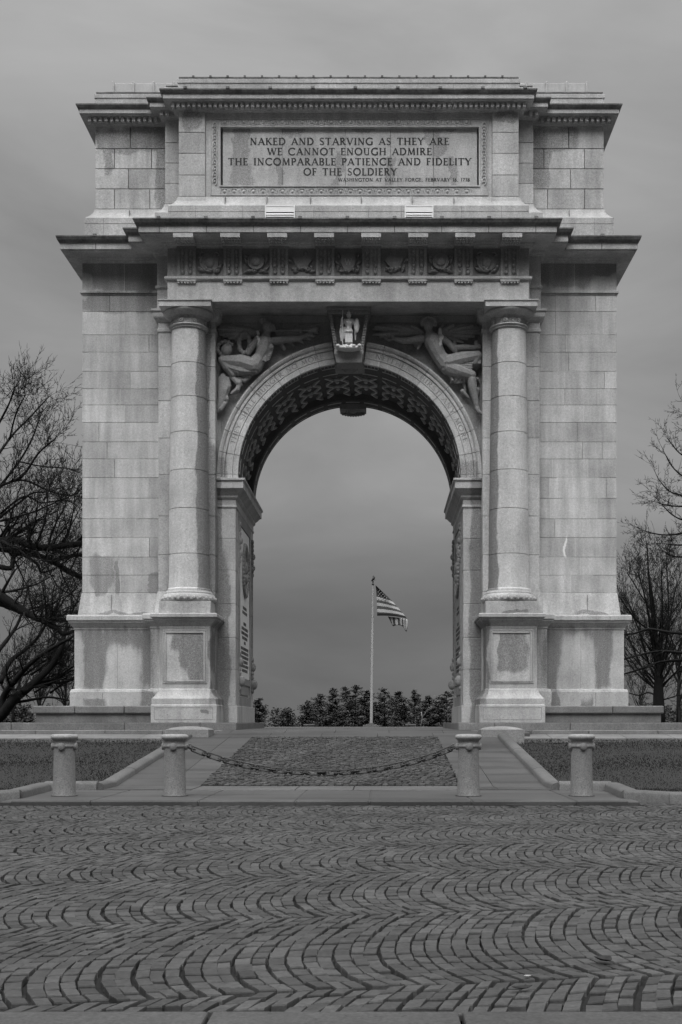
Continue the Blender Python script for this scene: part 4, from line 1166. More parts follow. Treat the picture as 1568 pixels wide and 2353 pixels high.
# ------------------------------------------------------------------ ground, road, ramp
def lerp(a, b, t): return a + (b - a) * max(0, min(1, t))
def path_z(y):
    if y < -12.9: return -1.11
    if y < -4.2: return lerp(-1.11, -.345, (y + 12.9) / 8.7)
    if y < -2.1: return lerp(-.345, -.19, (y + 4.2) / 2.1)
    if y < 5.6: return lerp(-.19, -.17, (y + 2.1) / 7.7)
    return lerp(-.17, -.37, (y - 5.6) / 62)
ROADZ = -1.19
def lawn_z(x, y):
    if y < -3.6: z = lerp(-1.118, -.43, (y + 13.5) / 9.9)
    elif y < 70: z = lerp(-.5, -.55, (y + 3.6) / 70)
    else: z = lerp(-.55, -4.0, (y - 70) / 200)
    return z
M_earth = plain('earth', .05, .95, .3, 3)
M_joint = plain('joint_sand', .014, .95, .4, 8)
def t_setts(name, base):
    t = NT(name)
    a = t.noise(40, 4, .65); b = t.noise(1.1, 4, .6); c_ = t.noise(9, 3, .6)
    v = t.math('MULTIPLY', t.remap(a, .3, .7, .68, 1.32), t.remap(b, .3, .7, .72, 1.25))
    v = t.math('MULTIPLY', v, t.remap(c_, .3, .7, .85, 1.15))
    v = t.math('MULTIPLY', v, t.math('ADD', t.attr('tint'), 1.0))
    t.grey(t.math('MULTIPLY', v, base)); t.b.inputs['Roughness'].default_value = .62; t.b.inputs['Specular IOR Level'].default_value = .35
    t.bump(a, .4, .008)
    return t.mat
M_sett = t_setts('granite_sett', .046)
M_sett2 = t_setts('panel_sett', .056)
M_pave = stone('paving_slab', .082, patch=0.0, wet=(), speck=.15, streak=.0)
M_kerb = stone('kerb_stone', .10, speck=.3, streak=.0, patch=.25, wetk=.62)
M_edge = stone('edge_granite', .062, speck=.3, streak=.0, patch=.3, wetk=.7)
M_boll = stone('bollard_granite', .20, speck=.35, streak=.25, patch=.12, wetk=.75)
M_endb = stone('end_block_granite', .22, speck=.3, streak=.1)
M_bollt = stone('bollard_cap_granite', .27, speck=.3, streak=.1)

def wet_pave(name, base):
    """slabs with long damp bands lying across the slope"""
    t = NT(name)
    gr = t.noise(30, 3, .6); bg_ = t.noise(.8, 4, .6)
    bands = t.noise(1.0, 3, .5, stretch=(.28, 1.9, 1.0), dist=.3)
    v = t.math('MULTIPLY', t.remap(gr, .3, .7, .87, 1.13), t.remap(bg_, .3, .7, .85, 1.15))
    v = t.math('MULTIPLY', v, t.remap(bands, .50, .60, 1.0, .66, True))
    v = t.math('MULTIPLY', v, t.math('ADD', t.attr('tint'), 1.0))
    t.grey(t.math('MULTIPLY', v, base)); t.b.inputs['Roughness'].default_value = .55; t.b.inputs['Specular IOR Level'].default_value = .4
    t.bump(gr, .2, .005)
    return t.mat
M_wpave = wet_pave('ramp_slab', .066)

# far ground: one sheet to the horizon
g = MB(); rings = [0, 30, 60, 120, 260, 600, 1500, 4000]; nseg = 48
gv = []; gf = []
for r in rings[1:]:
    for k in range(nseg):
        a_ = 2 * pi * k / nseg; x, y = r * cos(a_), r * sin(a_)
        z = -1.35 if r <= 30 else (-1.5 if y < 0 else lerp(-1.6, -4.6, (r - 30) / 200))
        gv.append((x, y, z))
gv.append((0, 0, -1.35)); c0 = len(gv) - 1
for k in range(nseg):
    gf.append((c0, k, (k + 1) % nseg))
    for j in range(len(rings) - 2):
        gf.append((j * nseg + k, (j + 1) * nseg + k, (j + 1) * nseg + (k + 1) % nseg, j * nseg + (k + 1) % nseg))
g.add(gv, gf); tag(g.build('ground', M_earth), kind='structure')

def lawn_mat():
    t = NT('winter_lawn')
    a = t.noise(3.0, 5, .65); b = t.noise(22, 3, .6)
    v = t.math('MULTIPLY', t.remap(a, .3, .7, .009, .018), t.remap(b, .3, .7, .6, 1.4))
    t.grey(v); t.b.inputs['Roughness'].default_value = .95
    t.bump(b, .8, .03)
    return t.mat
M_lawn = lawn_mat()
for s in (-1, 1):
    m = MB(); xs = [3.8, 4.9, 6.5, 8.5, 11, 15, 20, 30]; ys_ = [-16.12, -15.9, -15, -13.72, -11, -9, -7, -5, -3.5]
    for i in range(len(xs) - 1):
        for j in range(len(ys_) - 1):
            if j == 0 and False: continue
            q = [(s * x, y, lawn_z(x, y) + .012 * sin(x * 3.1 + y * 1.7)) for x, y in ((xs[i], ys_[j]), (xs[i + 1], ys_[j]), (xs[i + 1], ys_[j + 1]), (xs[i], ys_[j + 1]))]
            if i == 0 and ys_[j + 1] < -13.7: continue
            m.quad(*(q if s > 0 else q[::-1]))
    tag(m.build('lawn', M_lawn, smooth=180), kind='structure')
m = MB(); m.box(-60, 60, 5.5, 70, -1.2, -.52); tag(m.build('meadow', M_lawn), kind='structure')

gm = plain('grass_blade', .016, .9, .5, 2.0)
gr = MB(); rg = random.Random(9)
for k in range(52000):
    s = rg.choice((-1, 1)); y = -15.8 + 12.2 * rg.random() ** 1.1; x = s * rg.uniform(3.95, 11.5 if y > -9 else 9)
    if abs(x) < 4.95 and y < -13.6: continue
    z = lawn_z(x, y); h = rg.uniform(.012, .038) * (1.5 if rg.random() < .06 else 1); a_ = rg.uniform(0, 2 * pi); w = rg.uniform(.006, .013)
    lx, ly = rg.uniform(-.04, .04), rg.uniform(-.04, .04)
    gr.tint = rg.uniform(-.12, .12) + .55 * (mnoise.noise(Vector((x * .7, y * .7, 0)))) + .3 * mnoise.noise(Vector((x * 3, y * 3, 5)))
    dx, dy = cos(a_) * w, sin(a_) * w
    gr.add([(x - dx, y - dy, z - .005), (x + dx, y + dy, z - .005), (x + lx, y + ly, z + h)], [(0, 1, 2)])
gr.tint = 0
tag(gr.build('grass', gm, fix=False), kind='stuff')

# cobbled road in segmental arcs
road = MB(); road.box(-14, 14, -29.03, -15.6, ROADZ - .2, ROADZ - .03); 
tag(road.build('road_bed', M_joint), kind='structure')
def sett(mb, P, rg, hgt, zf, jit=.0045, dzv=.004, tv=.2):
    """one stone: four plan corners, chamfered top"""
    cx_ = sum(p[0] for p in P) / 4; cy_ = sum(p[1] for p in P) / 4
    P = [(p[0] + rg.uniform(-jit, jit), p[1] + rg.uniform(-jit, jit)) for p in P]
    dz = rg.uniform(-dzv, dzv)
    z = zf(cy_) + dz
    k = .92
    top = [(cx_ + (p[0] - cx_) * k, cy_ + (p[1] - cy_) * k) for p in P]
    sl = (zf(cy_ + .1) - zf(cy_ - .1)) / .2
    tl1, tl2 = rg.uniform(-.05, .05), rg.uniform(-.05, .05)
    vs = [(p[0], p[1], z + sl * (p[1] - cy_) - hgt) for p in P] + [(p[0] * .55 + t_[0] * .45, p[1] * .55 + t_[1] * .45, z + sl * (p[1] - cy_) - .006 + tl1 * (p[0] - cx_) + tl2 * (p[1] - cy_)) for p, t_ in zip(P, top)] + \
         [(p[0], p[1], z + sl * (p[1] - cy_) + tl1 * (p[0] - cx_) + tl2 * (p[1] - cy_)) for p in top]
    mb.tint = rg.uniform(-tv, tv) + (rg.uniform(-.25, .2) if rg.random() < .12 else 0)
    mb.add(vs, [(8, 9, 10, 11)] + [(i, (i + 1) % 4, (i + 1) % 4 + 4, i + 4) for i in range(4)] + [(i + 4, (i + 1) % 4 + 4, (i + 1) % 4 + 8, i + 8) for i in range(4)])
def arcs(mb, inside, x0, x1, v0, v1, W, tilt, p, seed, zf, hgt=.03, gap=.006, org=(0, 0), slen=.16, tgap=.026, dzv=.005, tv=.32, shear=False):
    rg = random.Random(seed); R = W / 0.84; th = math.asin(W / 2 / R); n = max(5, int(round(2 * th * R / slen)))
    ct, st_ = cos(tilt), sin(tilt)
    nb0, nb1 = int(v0 / W) - 2, int(v1 / W) + 2
    for b in range(nb0, nb1):
        vc = b * W; off = rg.uniform(0, p); xr = x0 - 2
        while xr < x1 + 2:
            pr = p * rg.uniform(.9, 1.12); ph = rg.uniform(-.25, .25); wob = rg.uniform(-.012, .012)
            for i in range(n + 1):
                a0_ = -th + 2 * th * (i + ph) / n; a1_ = -th + 2 * th * (i + 1 + ph) / n
                a0_, a1_ = max(-th, a0_), min(th, a1_)
                if a1_ - a0_ < .02: continue
                ga = tgap / 2 / R
                def pt(a_, d):
                    d += (gap + .050 * sin(a_) ** 2) / 2 * (1 if d < pr / 2 else -1)
                    u = xr + off + d + R * (1 - cos(a_)) + wob * sin(a_ * 5)
                    v_ = vc + R * sin(a_)
                    u, v_ = u + .035 * sin(v_ * 2.1 + b * 1.7), v_ + .05 * sin(u * .8 + 1.3)
                    if shear: return (org[0] + u, org[1] + v_ + u * st_ / ct)
                    return (org[0] + u * ct - v_ * st_, org[1] + u * st_ + v_ * ct)
                P = [pt(a0_ + ga, 0), pt(a1_ - ga, 0), pt(a1_ - ga, pr), pt(a0_ + ga, pr)]
                cx_ = sum(q[0] for q in P) / 4; cy_ = sum(q[1] for q in P) / 4
                if inside(cx_, cy_): sett(mb, P[::-1], rg, hgt, zf, dzv=dzv, tv=tv)
            xr += pr
rd = MB()
def in_road(x, y):
    d = y + DIST
    if not (-28.98 < y < -16.68 + (0.75 if abs(x) > 4.7 else 0)): return False
    return CAMX - .316 * d - 3.6 < x < CAMX + .25 * d + 3.6
arcs(rd, in_road, -12, 12, -16.5, 16.5, 2.07, radians(12.5), .080, 2, lambda y: ROADZ, org=(.35, -27.66), shear=True)
tag(rd.build('cobblestone_road', M_sett, fix=False), kind='structure')

# near edge stones
k = MB(); rg = random.Random(8); ez = ROADZ + .012
xs = [-8, X(480, -29.1), X(1060, -29.1), 8]
for a_, b_ in zip(xs[:-1], xs[1:]):
    k.tint = rg.uniform(-.1, .1); k.box(a_ + .008, b_ - .008, -29.55, -29.04, ez - .2, ez)
    k.tint = rg.uniform(-.1, .1)
k.tint = 0
tag(k.build('edge_stone', M_edge, bevel=.012, seg=2), kind='structure')
k = MB(); k.box(-20, 20, -60, -29.57, ROADZ - .2, ROADZ - .01); tag(k.build('footpath', M_pave), kind='structure')

# slab apron with the bollards
ap = MB(); rg = random.Random(12); AZ = -1.12
ap.box(-4.62, 4.62, -16.6, -13.7, AZ - .2, AZ - .012)
xs = [-4.46, -3.25, X(465, -16.5), X(623, -16.5), X(852, -16.5), X(1087, -16.5), 3.75, 4.46]
xs = [-4.46, -3.3, -1.75, .1 - .45, .72, 2.2, 3.7, 4.46]
for a_, b_ in zip(xs[:-1], xs[1:]):
    ap.tint = rg.uniform(-.1, .1); ap.box(a_ + .005, b_ - .005, -16.62, -13.92, AZ - .15, AZ)
xs = [-3.7, -2.9, -1.2, .35, 1.9, 3.7]
ap.tint = 0
o = ap.build('apron', M_wpave, bevel=.02, seg=2); tag(o, kind='structure')
# thin strip stones behind the apron
st = MB()
for a_, b_ in zip([-2.28, -.55, .42, 2.28][:-1], [-2.28, -.55, .42, 2.28][1:]):
    st.tint = rg.uniform(-.1, .1); st.box(a_ + .006, b_ - .006, -13.9, -12.75, AZ - .15, AZ + .006)
st.tint = 0
tag(st.build('strip_stone', M_pave, bevel=.008), kind='structure')
# ramp paving: side slabs and inner borders
pv = MB()
def slab_on(mb, x0, x1, y0, y1, lift=0.0, g=.005, t=.15):
    za, zb_ = path_z(y0) + lift, path_z(y1) + lift
    x0 += g; x1 -= g; y0 += g; y1 -= g
    mb.add([(x0, y0, za - t), (x1, y0, za - t), (x1, y1, zb_ - t), (x0, y1, zb_ - t), (x0, y0, za), (x1, y0, za), (x1, y1, zb_), (x0, y1, zb_)],
           [(0, 3, 2, 1), (4, 5, 6, 7), (0, 1, 5, 4), (1, 2, 6, 5), (2, 3, 7, 6), (3, 0, 4, 7)])
yy = [-13.9, -12.9, -11.2, -9.4, -7.6, -6.0, -4.2]
for s in (-1, 1):
    for a_, b_ in zip(yy[:-1], yy[1:]):
        pv.tint = rg.uniform(-.08, .08); slab_on(pv, *sorted((s * 2.85, s * 3.75)), a_, b_)
        pv.tint = rg.uniform(-.08, .08); slab_on(pv, *sorted((s * 2.28, s * 2.85)), a_, b_, .0)
xs = [-4.4, -3.3, -1.9, -.6, .8, 2.2, 3.4, 4.4]
for y0, y1 in ((-4.2, -3.2), (-3.2, -2.1)):
    for a_, b_ in zip(xs[:-1], xs[1:]):
        pv.tint = rg.uniform(-.08, .08); slab_on(pv, a_ + (.3 if y0 > -3.5 else 0), b_ + (.3 if y0 > -3.5 else 0), y0, y1)
yy = [-2.1, -.6, 1, 2.6, 4.2, 5.6, 8, 12, 18, 26, 38, 52, 68]
for a_, b_ in zip(yy[:-1], yy[1:]):
    w = 2.93 if a_ < 5.5 else 9
    xs = [-w, -w * .5, -.1, w * .45, w]
    for p_, q_ in zip(xs[:-1], xs[1:]):
        pv.tint = rg.uniform(-.08, .08); slab_on(pv, p_, q_, a_, b_)
pv.tint = 0
tag(pv.build('paved_path', M_wpave), kind='structure')
sb = MB()
for a_, b_ in zip([-13.9, -12.9, -4.2, -2.1, 5.6][:-1], [-13.9, -12.9, -4.2, -2.1, 5.6][1:]): slab_on(sb, -4.1 if a_ < -5 else -4.4, 4.1 if a_ < -5 else 4.4, a_, b_, -.045, 0)
tag(sb.build('path_bed', M_joint), kind='structure')
cp = MB()
def in_panel(x, y): return abs(x) < 2.26 and -12.74 < y < -4.22
arcs(cp, in_panel, -5, 5, -6, 6, 1.3, radians(70), .088, 5, lambda y: path_z(y) + .006, hgt=.05, gap=.022, org=(0, -8.5), slen=.14, tgap=.03, dzv=.013, tv=.32)
tag(cp.build('cobblestone_panel', M_sett2, fix=False), kind='structure')

# kerbs: rounded stones along a path
def kerb(pts, w, h, name='kerb', lens=1.6, rise=lambda x, y: 0):
    m = MB(); rg = random.Random(len(pts)); prof = [(-w / 2, -.3), (-w / 2, h * .55), (-w / 2 + .03, h * .85), (-w / 2 + .09, h), (w / 2 - .09, h), (w / 2 - .03, h * .85), (w / 2, h * .55), (w / 2, -.3)]
    for a_, b_ in zip(pts[:-1], pts[1:]):
        a_, b_ = Vector(a_), Vector(b_); L_ = (b_ - a_).length; n = max(1, round(L_ / lens)); d = (b_ - a_) / n
        nrm = Vector((-d.y, d.x, 0)).normalized()
        for i in range(n):
            e_ = .006; p, q = a_ + d * (i + e_) - (d.normalized() * .08 if i == 0 else d * 0) + Vector((0, 0, .003 * (i % 2))), a_ + d * (i + 1 - e_) + Vector((0, 0, .003 * (i % 2))); m.tint = rg.uniform(-.15, .15)
            vs = [tuple(p + nrm * o_ + Vector((0, 0, z))) for o_, z in prof] + [tuple(q + nrm * o_ + Vector((0, 0, z))) for o_, z in prof]
            k_ = len(prof)
            m.add(vs, [(i_, (i_ + 1) % k_, (i_ + 1) % k_ + k_, i_ + k_) for i_ in range(k_)] + [tuple(range(k_ - 1, -1, -1)), tuple(range(k_, 2 * k_))])
    m.tint = 0
    return tag(m.build(name, M_kerb, smooth=50), kind='structure')
for s in (-1, 1):
    kerb([(s * 3.88, -13.75, -1.10), (s * 3.88, -12.9, -1.10), (s * 3.88, -4.4, path_z(-4.4))], .26, .10)
    kerb([(s * 3.95, -13.72, -1.10), (s * 4.75, -13.74, -1.10)], .28, .12)
    kerb([(s * 4.78, -13.8, -1.10), (s * 4.64, -15.9, -1.10), (s * 5.2, -16.15, -1.12), (s * 14, -16.2, -1.12)], .30, .10)
# ------------------------------------------------------------------ low end blocks of the ramp kerbs
for s, lab in ((-1, 'low stone block with shallow domed top ending the kerb left of the ramp'), (1, 'low stone block with shallow domed top ending the kerb right of the ramp')):
    m = MB(); x0, x1 = sorted((s * 3.36, s * 4.42)); y0, y1 = -4.35, -3.3; zb_, zt = -.6, -.175
    n = 10; vs = []; fs = []
    m.box(x0, x1, y0, y1, zb_, zt)
    for j in range(n + 1):
        for i in range(n + 1):
            u, v_ = i / n, j / n; c_ = max(0, 1 - (2 * u - 1) ** 2) ** .6 * max(0, 1 - (2 * v_ - 1) ** 2) ** .3
            vs.append((lerp(x0, x1, u), lerp(y0, y1, v_), zt + .002 + .085 * c_))
    fs = [(j * (n + 1) + i, j * (n + 1) + i + 1, (j + 1) * (n + 1) + i + 1, (j + 1) * (n + 1) + i) for j in range(n) for i in range(n)]
    m.add(vs, fs)
    tag(m.build('kerb_end_block', M_endb, smooth=40, bevel=.012), lab, 'stone block', 'end blocks of the ramp kerbs')

# ------------------------------------------------------------------ bollards
BY = -15.5; BZ = AZ
def make_bollard():
    r = empty('bollard')
    m = MB(); m.lathe(0, 0, [(.180, 0), (.178, .02), (.172, .05), (.157, .72), (.158, .735)], 40)
    so = m.build('shaft', M_boll, r, smooth=40)
    m = MB(); m.lathe(0, 0, [(.208, -.01), (.205, .003), (.17, .009)], 32); m.build('foot_shade_ring', M_joint, r)  # thin dark ring standing in for the contact shadow at the foot
    m = MB(); m.lathe(0, 0, [(.150, .72), (.158, .735), (.172, .75), (.176, .765), (.172, .78), (.158, .795), (.156, .83), (.165, .85)], 40)
    for a_ in (-pi / 2, 0, pi / 2, pi):
        d = Vector((cos(a_), sin(a_), 0)); o_ = Vector((0, 0, .76)); q = d.cross(Vector((0, 0, 1)))
    bo = m.build('band', M_boll, r, smooth=40)
    for a_ in (-pi / 2, 0, pi):
        d = Vector((cos(a_), sin(a_), 0)); o_ = Vector((0, 0, .762))
        m = MB(); m.tube([o_ + d * .14, o_ + d * .19, o_ + d * .198], [.056, .056, .046], 24)
        m.build('boss', M_boll, bo, smooth=40)
    m = MB(); m.lathe(0, 0, [(.150, .845), (.168, .852), (.185, .868), (.200, .882), (.206, .90), (.205, .915), (.195, .932), (.175, .943), (.10, .948), (.02, .95)], 40)
    m.build('cap', M_bollt, r, smooth=50)
    return r
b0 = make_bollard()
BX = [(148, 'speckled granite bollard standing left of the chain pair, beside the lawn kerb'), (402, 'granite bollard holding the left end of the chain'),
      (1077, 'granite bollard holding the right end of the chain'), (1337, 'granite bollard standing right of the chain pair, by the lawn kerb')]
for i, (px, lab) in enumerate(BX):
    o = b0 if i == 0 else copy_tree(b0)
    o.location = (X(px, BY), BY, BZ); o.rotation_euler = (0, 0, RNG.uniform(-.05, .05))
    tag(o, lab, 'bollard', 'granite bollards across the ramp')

# ------------------------------------------------------------------ chain
M_iron = plain('dark_iron', .022, .55, .4, 20, .5)
M_irong = plain('worn_iron', .10, .6, .3, 20, .5)
chain = empty('chain', (0, BY, BZ))
tag(chain, 'sagging dark iron chain of long links slung between the two middle bollards', 'chain')
xa, xb = X(402, BY) + .205, X(1077, BY) - .205; zt, zb_ = .755, .355
ca = None
L_ = (xb - xa) / 2; mid = (xa + xb) / 2
def sag(u): return zb_ + (zt - zb_) * (math.cosh(1.5 * u) - 1) / (math.cosh(1.5) - 1)
pts = []; n = 400
for i in range(n + 1):
    u = -1 + 2 * i / n; pts.append(Vector((mid + L_ * u, 0, sag(u))))
cum = [0]
for p, q in zip(pts[:-1], pts[1:]): cum.append(cum[-1] + (q - p).length)
tot = cum[-1]; NL = 16; pitch = tot / (NL + .35)
def along(s_):
    for i in range(n):
        if cum[i + 1] >= s_: return pts[i] + (pts[i + 1] - pts[i]) * ((s_ - cum[i]) / (cum[i + 1] - cum[i]))
    return pts[-1]
def link_mesh(mb, c, d, side, half, hw, rr_):
    P = []
    for k in range(9): a_ = -pi / 2 + pi * k / 8; P.append(c + d * (half - hw * .5 + hw * .5 * cos(a_)) + side * (hw * sin(a_)))
    for k in range(9): a_ = pi / 2 + pi * k / 8; P.append(c + d * (-half + hw * .5 + hw * .5 * cos(a_)) + side * (hw * sin(a_)))
    P.append(P[0]); mb.tube(P, rr_, 7, cap=False)
links = []
for k in range(NL + 1):
    s0 = pitch * (k + .0) ; a_, b_ = along(max(0, s0 - .02)), along(min(tot, s0 + .35 * pitch + .02)); d = (b_ - a_).normalized(); c = (a_ + b_) / 2
    m = MB(); tw = RNG.uniform(-.5, .5); up_ = Vector((0, 0, 1)) - d * d.z; up_.normalize(); yv = Vector((0, 1, 0)); side = (yv * cos(tw) + up_ * sin(tw)).normalized()
    link_mesh(m, c, d, side, .065, .03, .0115)
    m.ball(tuple(c + d * .04), .019, 8, 6); m.ball(tuple(c - d * .04), .019, 8, 6)
    m.build('link', M_iron, chain, smooth=180)
    if k < NL:
        a_, b_ = along(s0 + .35 * pitch), along(s0 + pitch); d = (b_ - a_).normalized(); c = (a_ + b_) / 2
        m = MB(); tw = RNG.uniform(-.35, .35); up_ = Vector((0, 0, 1)) - d * d.z; up_.normalize(); side = (up_ * cos(tw) + yv * sin(tw)).normalized()
        link_mesh(m, c, d, side, .118, .036, .0115)
        m.build('link', M_iron, chain, smooth=180)
for xe, s in ((X(402, BY), 1), (X(1077, BY), -1)):
    m = MB(); m.tube([(xe + s * .19, 0, .762), (xe + s * .215, 0, .76)], .03, 10)
    m.tube([(xe + s * .235 + .03 * cos(2 * pi * q / 14), 0, .758 + .034 * sin(2 * pi * q / 14)) for q in range(15)], .012, 7, cap=False)
    m.build('eye_bolt', M_irong, chain, smooth=60)

# ------------------------------------------------------------------ flagpole and flag
FY = 66.0
M_pole = plain('pole_paint', .30, .45, .03, .4)
M_bronze = plain('dark_bronze', .03, .5, .2)
fb = at(853.5, 1668, FY); pole = empty('flagpole', (fb.x, FY, path_z(FY)))
tag(pole, 'tall pale flagpole with a small dark eagle on top, on a low stone base', 'flagpole')
H = at(0, 1344, FY).z - path_z(FY)
m = MB(); m.lathe(0, 0, [(.125, .3), (.125, .6), (.115, H * .35), (.10, H * .36), (.095, H * .68), (.075, H * .69), (.06, H)], 20)
m.tube([(.0, 0, 0), (.0, 0, .1)], .02, 6)
# lean a touch as in the photograph
lean = (X(857.5, FY) - fb.x) / H
m.v = [(x + lean * z, y, z) for x, y, z in m.v]; m.build('pole', M_pole, pole, smooth=40)
m = MB(); m.box(-.70, .70, -.6, .6, -.1, .13); m.box(-.45, .45, -.4, .4, .13, .22); m.box(-.2, .2, -.2, .2, .22, .32); m.build('base', M_kerb, pole, bevel=.02)
m = MB(); hx = lean * H
m.ball((hx, 0, H + .04), .10, 10, 7); m.tube([(hx, 0, H), (hx, 0, H + .26)], .03, 8); m.ball((hx, 0, H + .26), .075, 10, 7)
m.limb([(hx - .14, 0, H + .32), (hx + .02, 0, H + .46), (hx + .09, 0, H + .60), (hx + .05, 0, H + .72)], [.025, .10, .10, .055])
m.limb([(hx + .05, 0, H + .72), (hx - .03, 0, H + .70)], [.04, .015])
for s in (-1, 1): m.limb([(hx + .08, s * .06, H + .6), (hx + .1, s * .3, H + .55), (hx - .06, s * .34, H + .36)], [.05, .05, .02])
m.limb([(hx - .02, .0, H + .4), (hx + .22, 0, H + .40)], [.02, .015], 6)
m.build('eagle', M_bronze, pole, smooth=180)
M_fr = plain('flag_red', .065, .85, .08, 1.0); M_fw = plain('flag_white', .36, .85, .06, 1.0); M_fb = plain('flag_blue', .035, .85, .1, 1.0)
f = MB()
def fl(zx, zy, y=0): return at((1440 + zx * .1403) * .57436, (2280 + zy * .1403) * .57436, FY - .05 + y)
def bez(a_, b_, c_, t): return a_ * (1 - t) ** 2 + b_ * 2 * t * (1 - t) + c_ * t * t
NU = 30
def hoist(v_):                                         # v_: 0 top to 1 bottom along the hoist
    return bez(Vector((448, 430)), Vector((490, 700)), Vector((497, 1310)), v_)
def fly(v_):
    return bez(Vector((470, 455)), Vector((1030, 960)), Vector((1345, 1385)), v_)
def fpt(u, v_):
    a_, b_ = hoist(v_), fly(v_); mid_ = (a_ + b_) / 2 + Vector((0, -28 * v_))
    p = bez(a_, mid_ + Vector((40 * v_, -30 * v_)), b_, u)
    return fl(p.x, p.y, .22 * sin(u * 6 + v_ * 2) * u)
vb = [0, .30, .505, .565, .63, .69, .75, .81, .875, .935, 1.0]
vb = [0, .06, .12, .18, .24, .30, .36, .42, .475, .575, .66, .745, .83, .915, 1.0]
kinds = ['b'] * 8 + ['w', 'r', 'w', 'r', 'w', 'r']
for k in range(len(vb) - 1):
    for i in range(NU):
        f.mi = {'r': 0, 'w': 1, 'b': 2}[kinds[k]]
        f.add([fpt(i / NU, vb[k]), fpt((i + 1) / NU, vb[k]), fpt((i + 1) / NU, vb[k + 1]), fpt(i / NU, vb[k + 1])], [(0, 1, 2, 3)])
f.mi = 1                                               # stars of the canton
for r in range(7):
    for q in range(6):
        zx, zy = 515 + 8 * r + 90 * q - (0 if r % 2 else 0) + (r % 2) * 45 - 4 * r, 545 + 48 * r + 12 * q + (r % 2) * 2
        fx = fly(.0)
        # keep the stars inside the folded field
        if zx > 470 + (zy - 470) * .98 - 12 or zy > 868 + (zx - 500) * .08 or zx < 505: continue
        for yo in (-.18, ):
            v_ = (zy - 450) / 860.0; u = max(0, min(1, (zx - hoist(v_).x) / (fly(v_).x - hoist(v_).x)))
            pp = fl(zx, zy, .22 * sin(u * 6 + v_ * 2) * u - .03)
            P = []
            for w in range(10):
                rr_ = (.048 if w % 2 == 0 else .026) * 1.15; a_ = pi / 2 + w * pi / 5; P.append((pp.x + rr_ * cos(a_), pp.y, pp.z + rr_ * sin(a_)))
            f.add(P, [tuple(range(10))])
# hanging fold with the lower stripes turned on edge
top = [(800, 1325), (865, 1340), (935, 1345), (1000, 1352), (1075, 1362), (1140, 1372), (1200, 1380), (1238, 1388), (1275, 1395), (1315, 1402), (1355, 1412)]
bot = [(940, 1600), (955, 1608), (965, 1605), (1030, 1585), (1095, 1575), (1160, 1585), (1215, 1610), (1255, 1645), (1285, 1690), (1298, 1745), (1335, 1765)]
top2 = top[-1:] + [(1376, 1480)]
kk = ['r', 'w', 'r', 'w', 'r', 'w', 'r', 'w', 'r', 'w']
for i in range(10):
    f.mi = {'r': 0, 'w': 1}[kk[i]]
    NV = 6
    def bp(j, w):
        t_, b_ = Vector(top[j]), Vector(bot[j]); p = t_ + (b_ - t_) * w
        if j == 10: p.x += 34 * sin(pi * w) + 4
        return fl(p.x, p.y, .12 + .10 * sin(j * 1.3) * w + .08 * w)
    for w in range(NV):
        f.add([bp(i, w / NV), bp(i + 1, w / NV), bp(i + 1, (w + 1) / NV), bp(i, (w + 1) / NV)], [(0, 1, 2, 3)])
f.mi = 0
fo = f.build('flag', [M_fr, M_fw, M_fb], smooth=180, fix=False, weld=.004)
sm = fo.modifiers.new('cloth', 'SOLIDIFY'); sm.thickness = .006
tag(fo, 'striped flag with a starred dark canton, sagging in a fold from the pole', 'flag')
# low stone benches at the far edge of the plaza
for px, lab in ((594, 'low stone bench at the plaza edge beside the left pier'), (711, 'low stone bench between the left pier and the flagpole'), (944, 'low stone bench between the flagpole and the right pier')):
    y = 62; p = at(px, 1669, y); m = MB(); z = path_z(y)
    m.box(p.x - .42, p.x + .42, y - .25, y + .25, z + .10, z + .22); m.box(p.x - .32, p.x + .32, y - .18, y + .18, z - .1, z + .10)
    tag(m.build('stone_bench', M_kerb, bevel=.02), lab, 'bench', 'low stone benches on the far plaza edge')

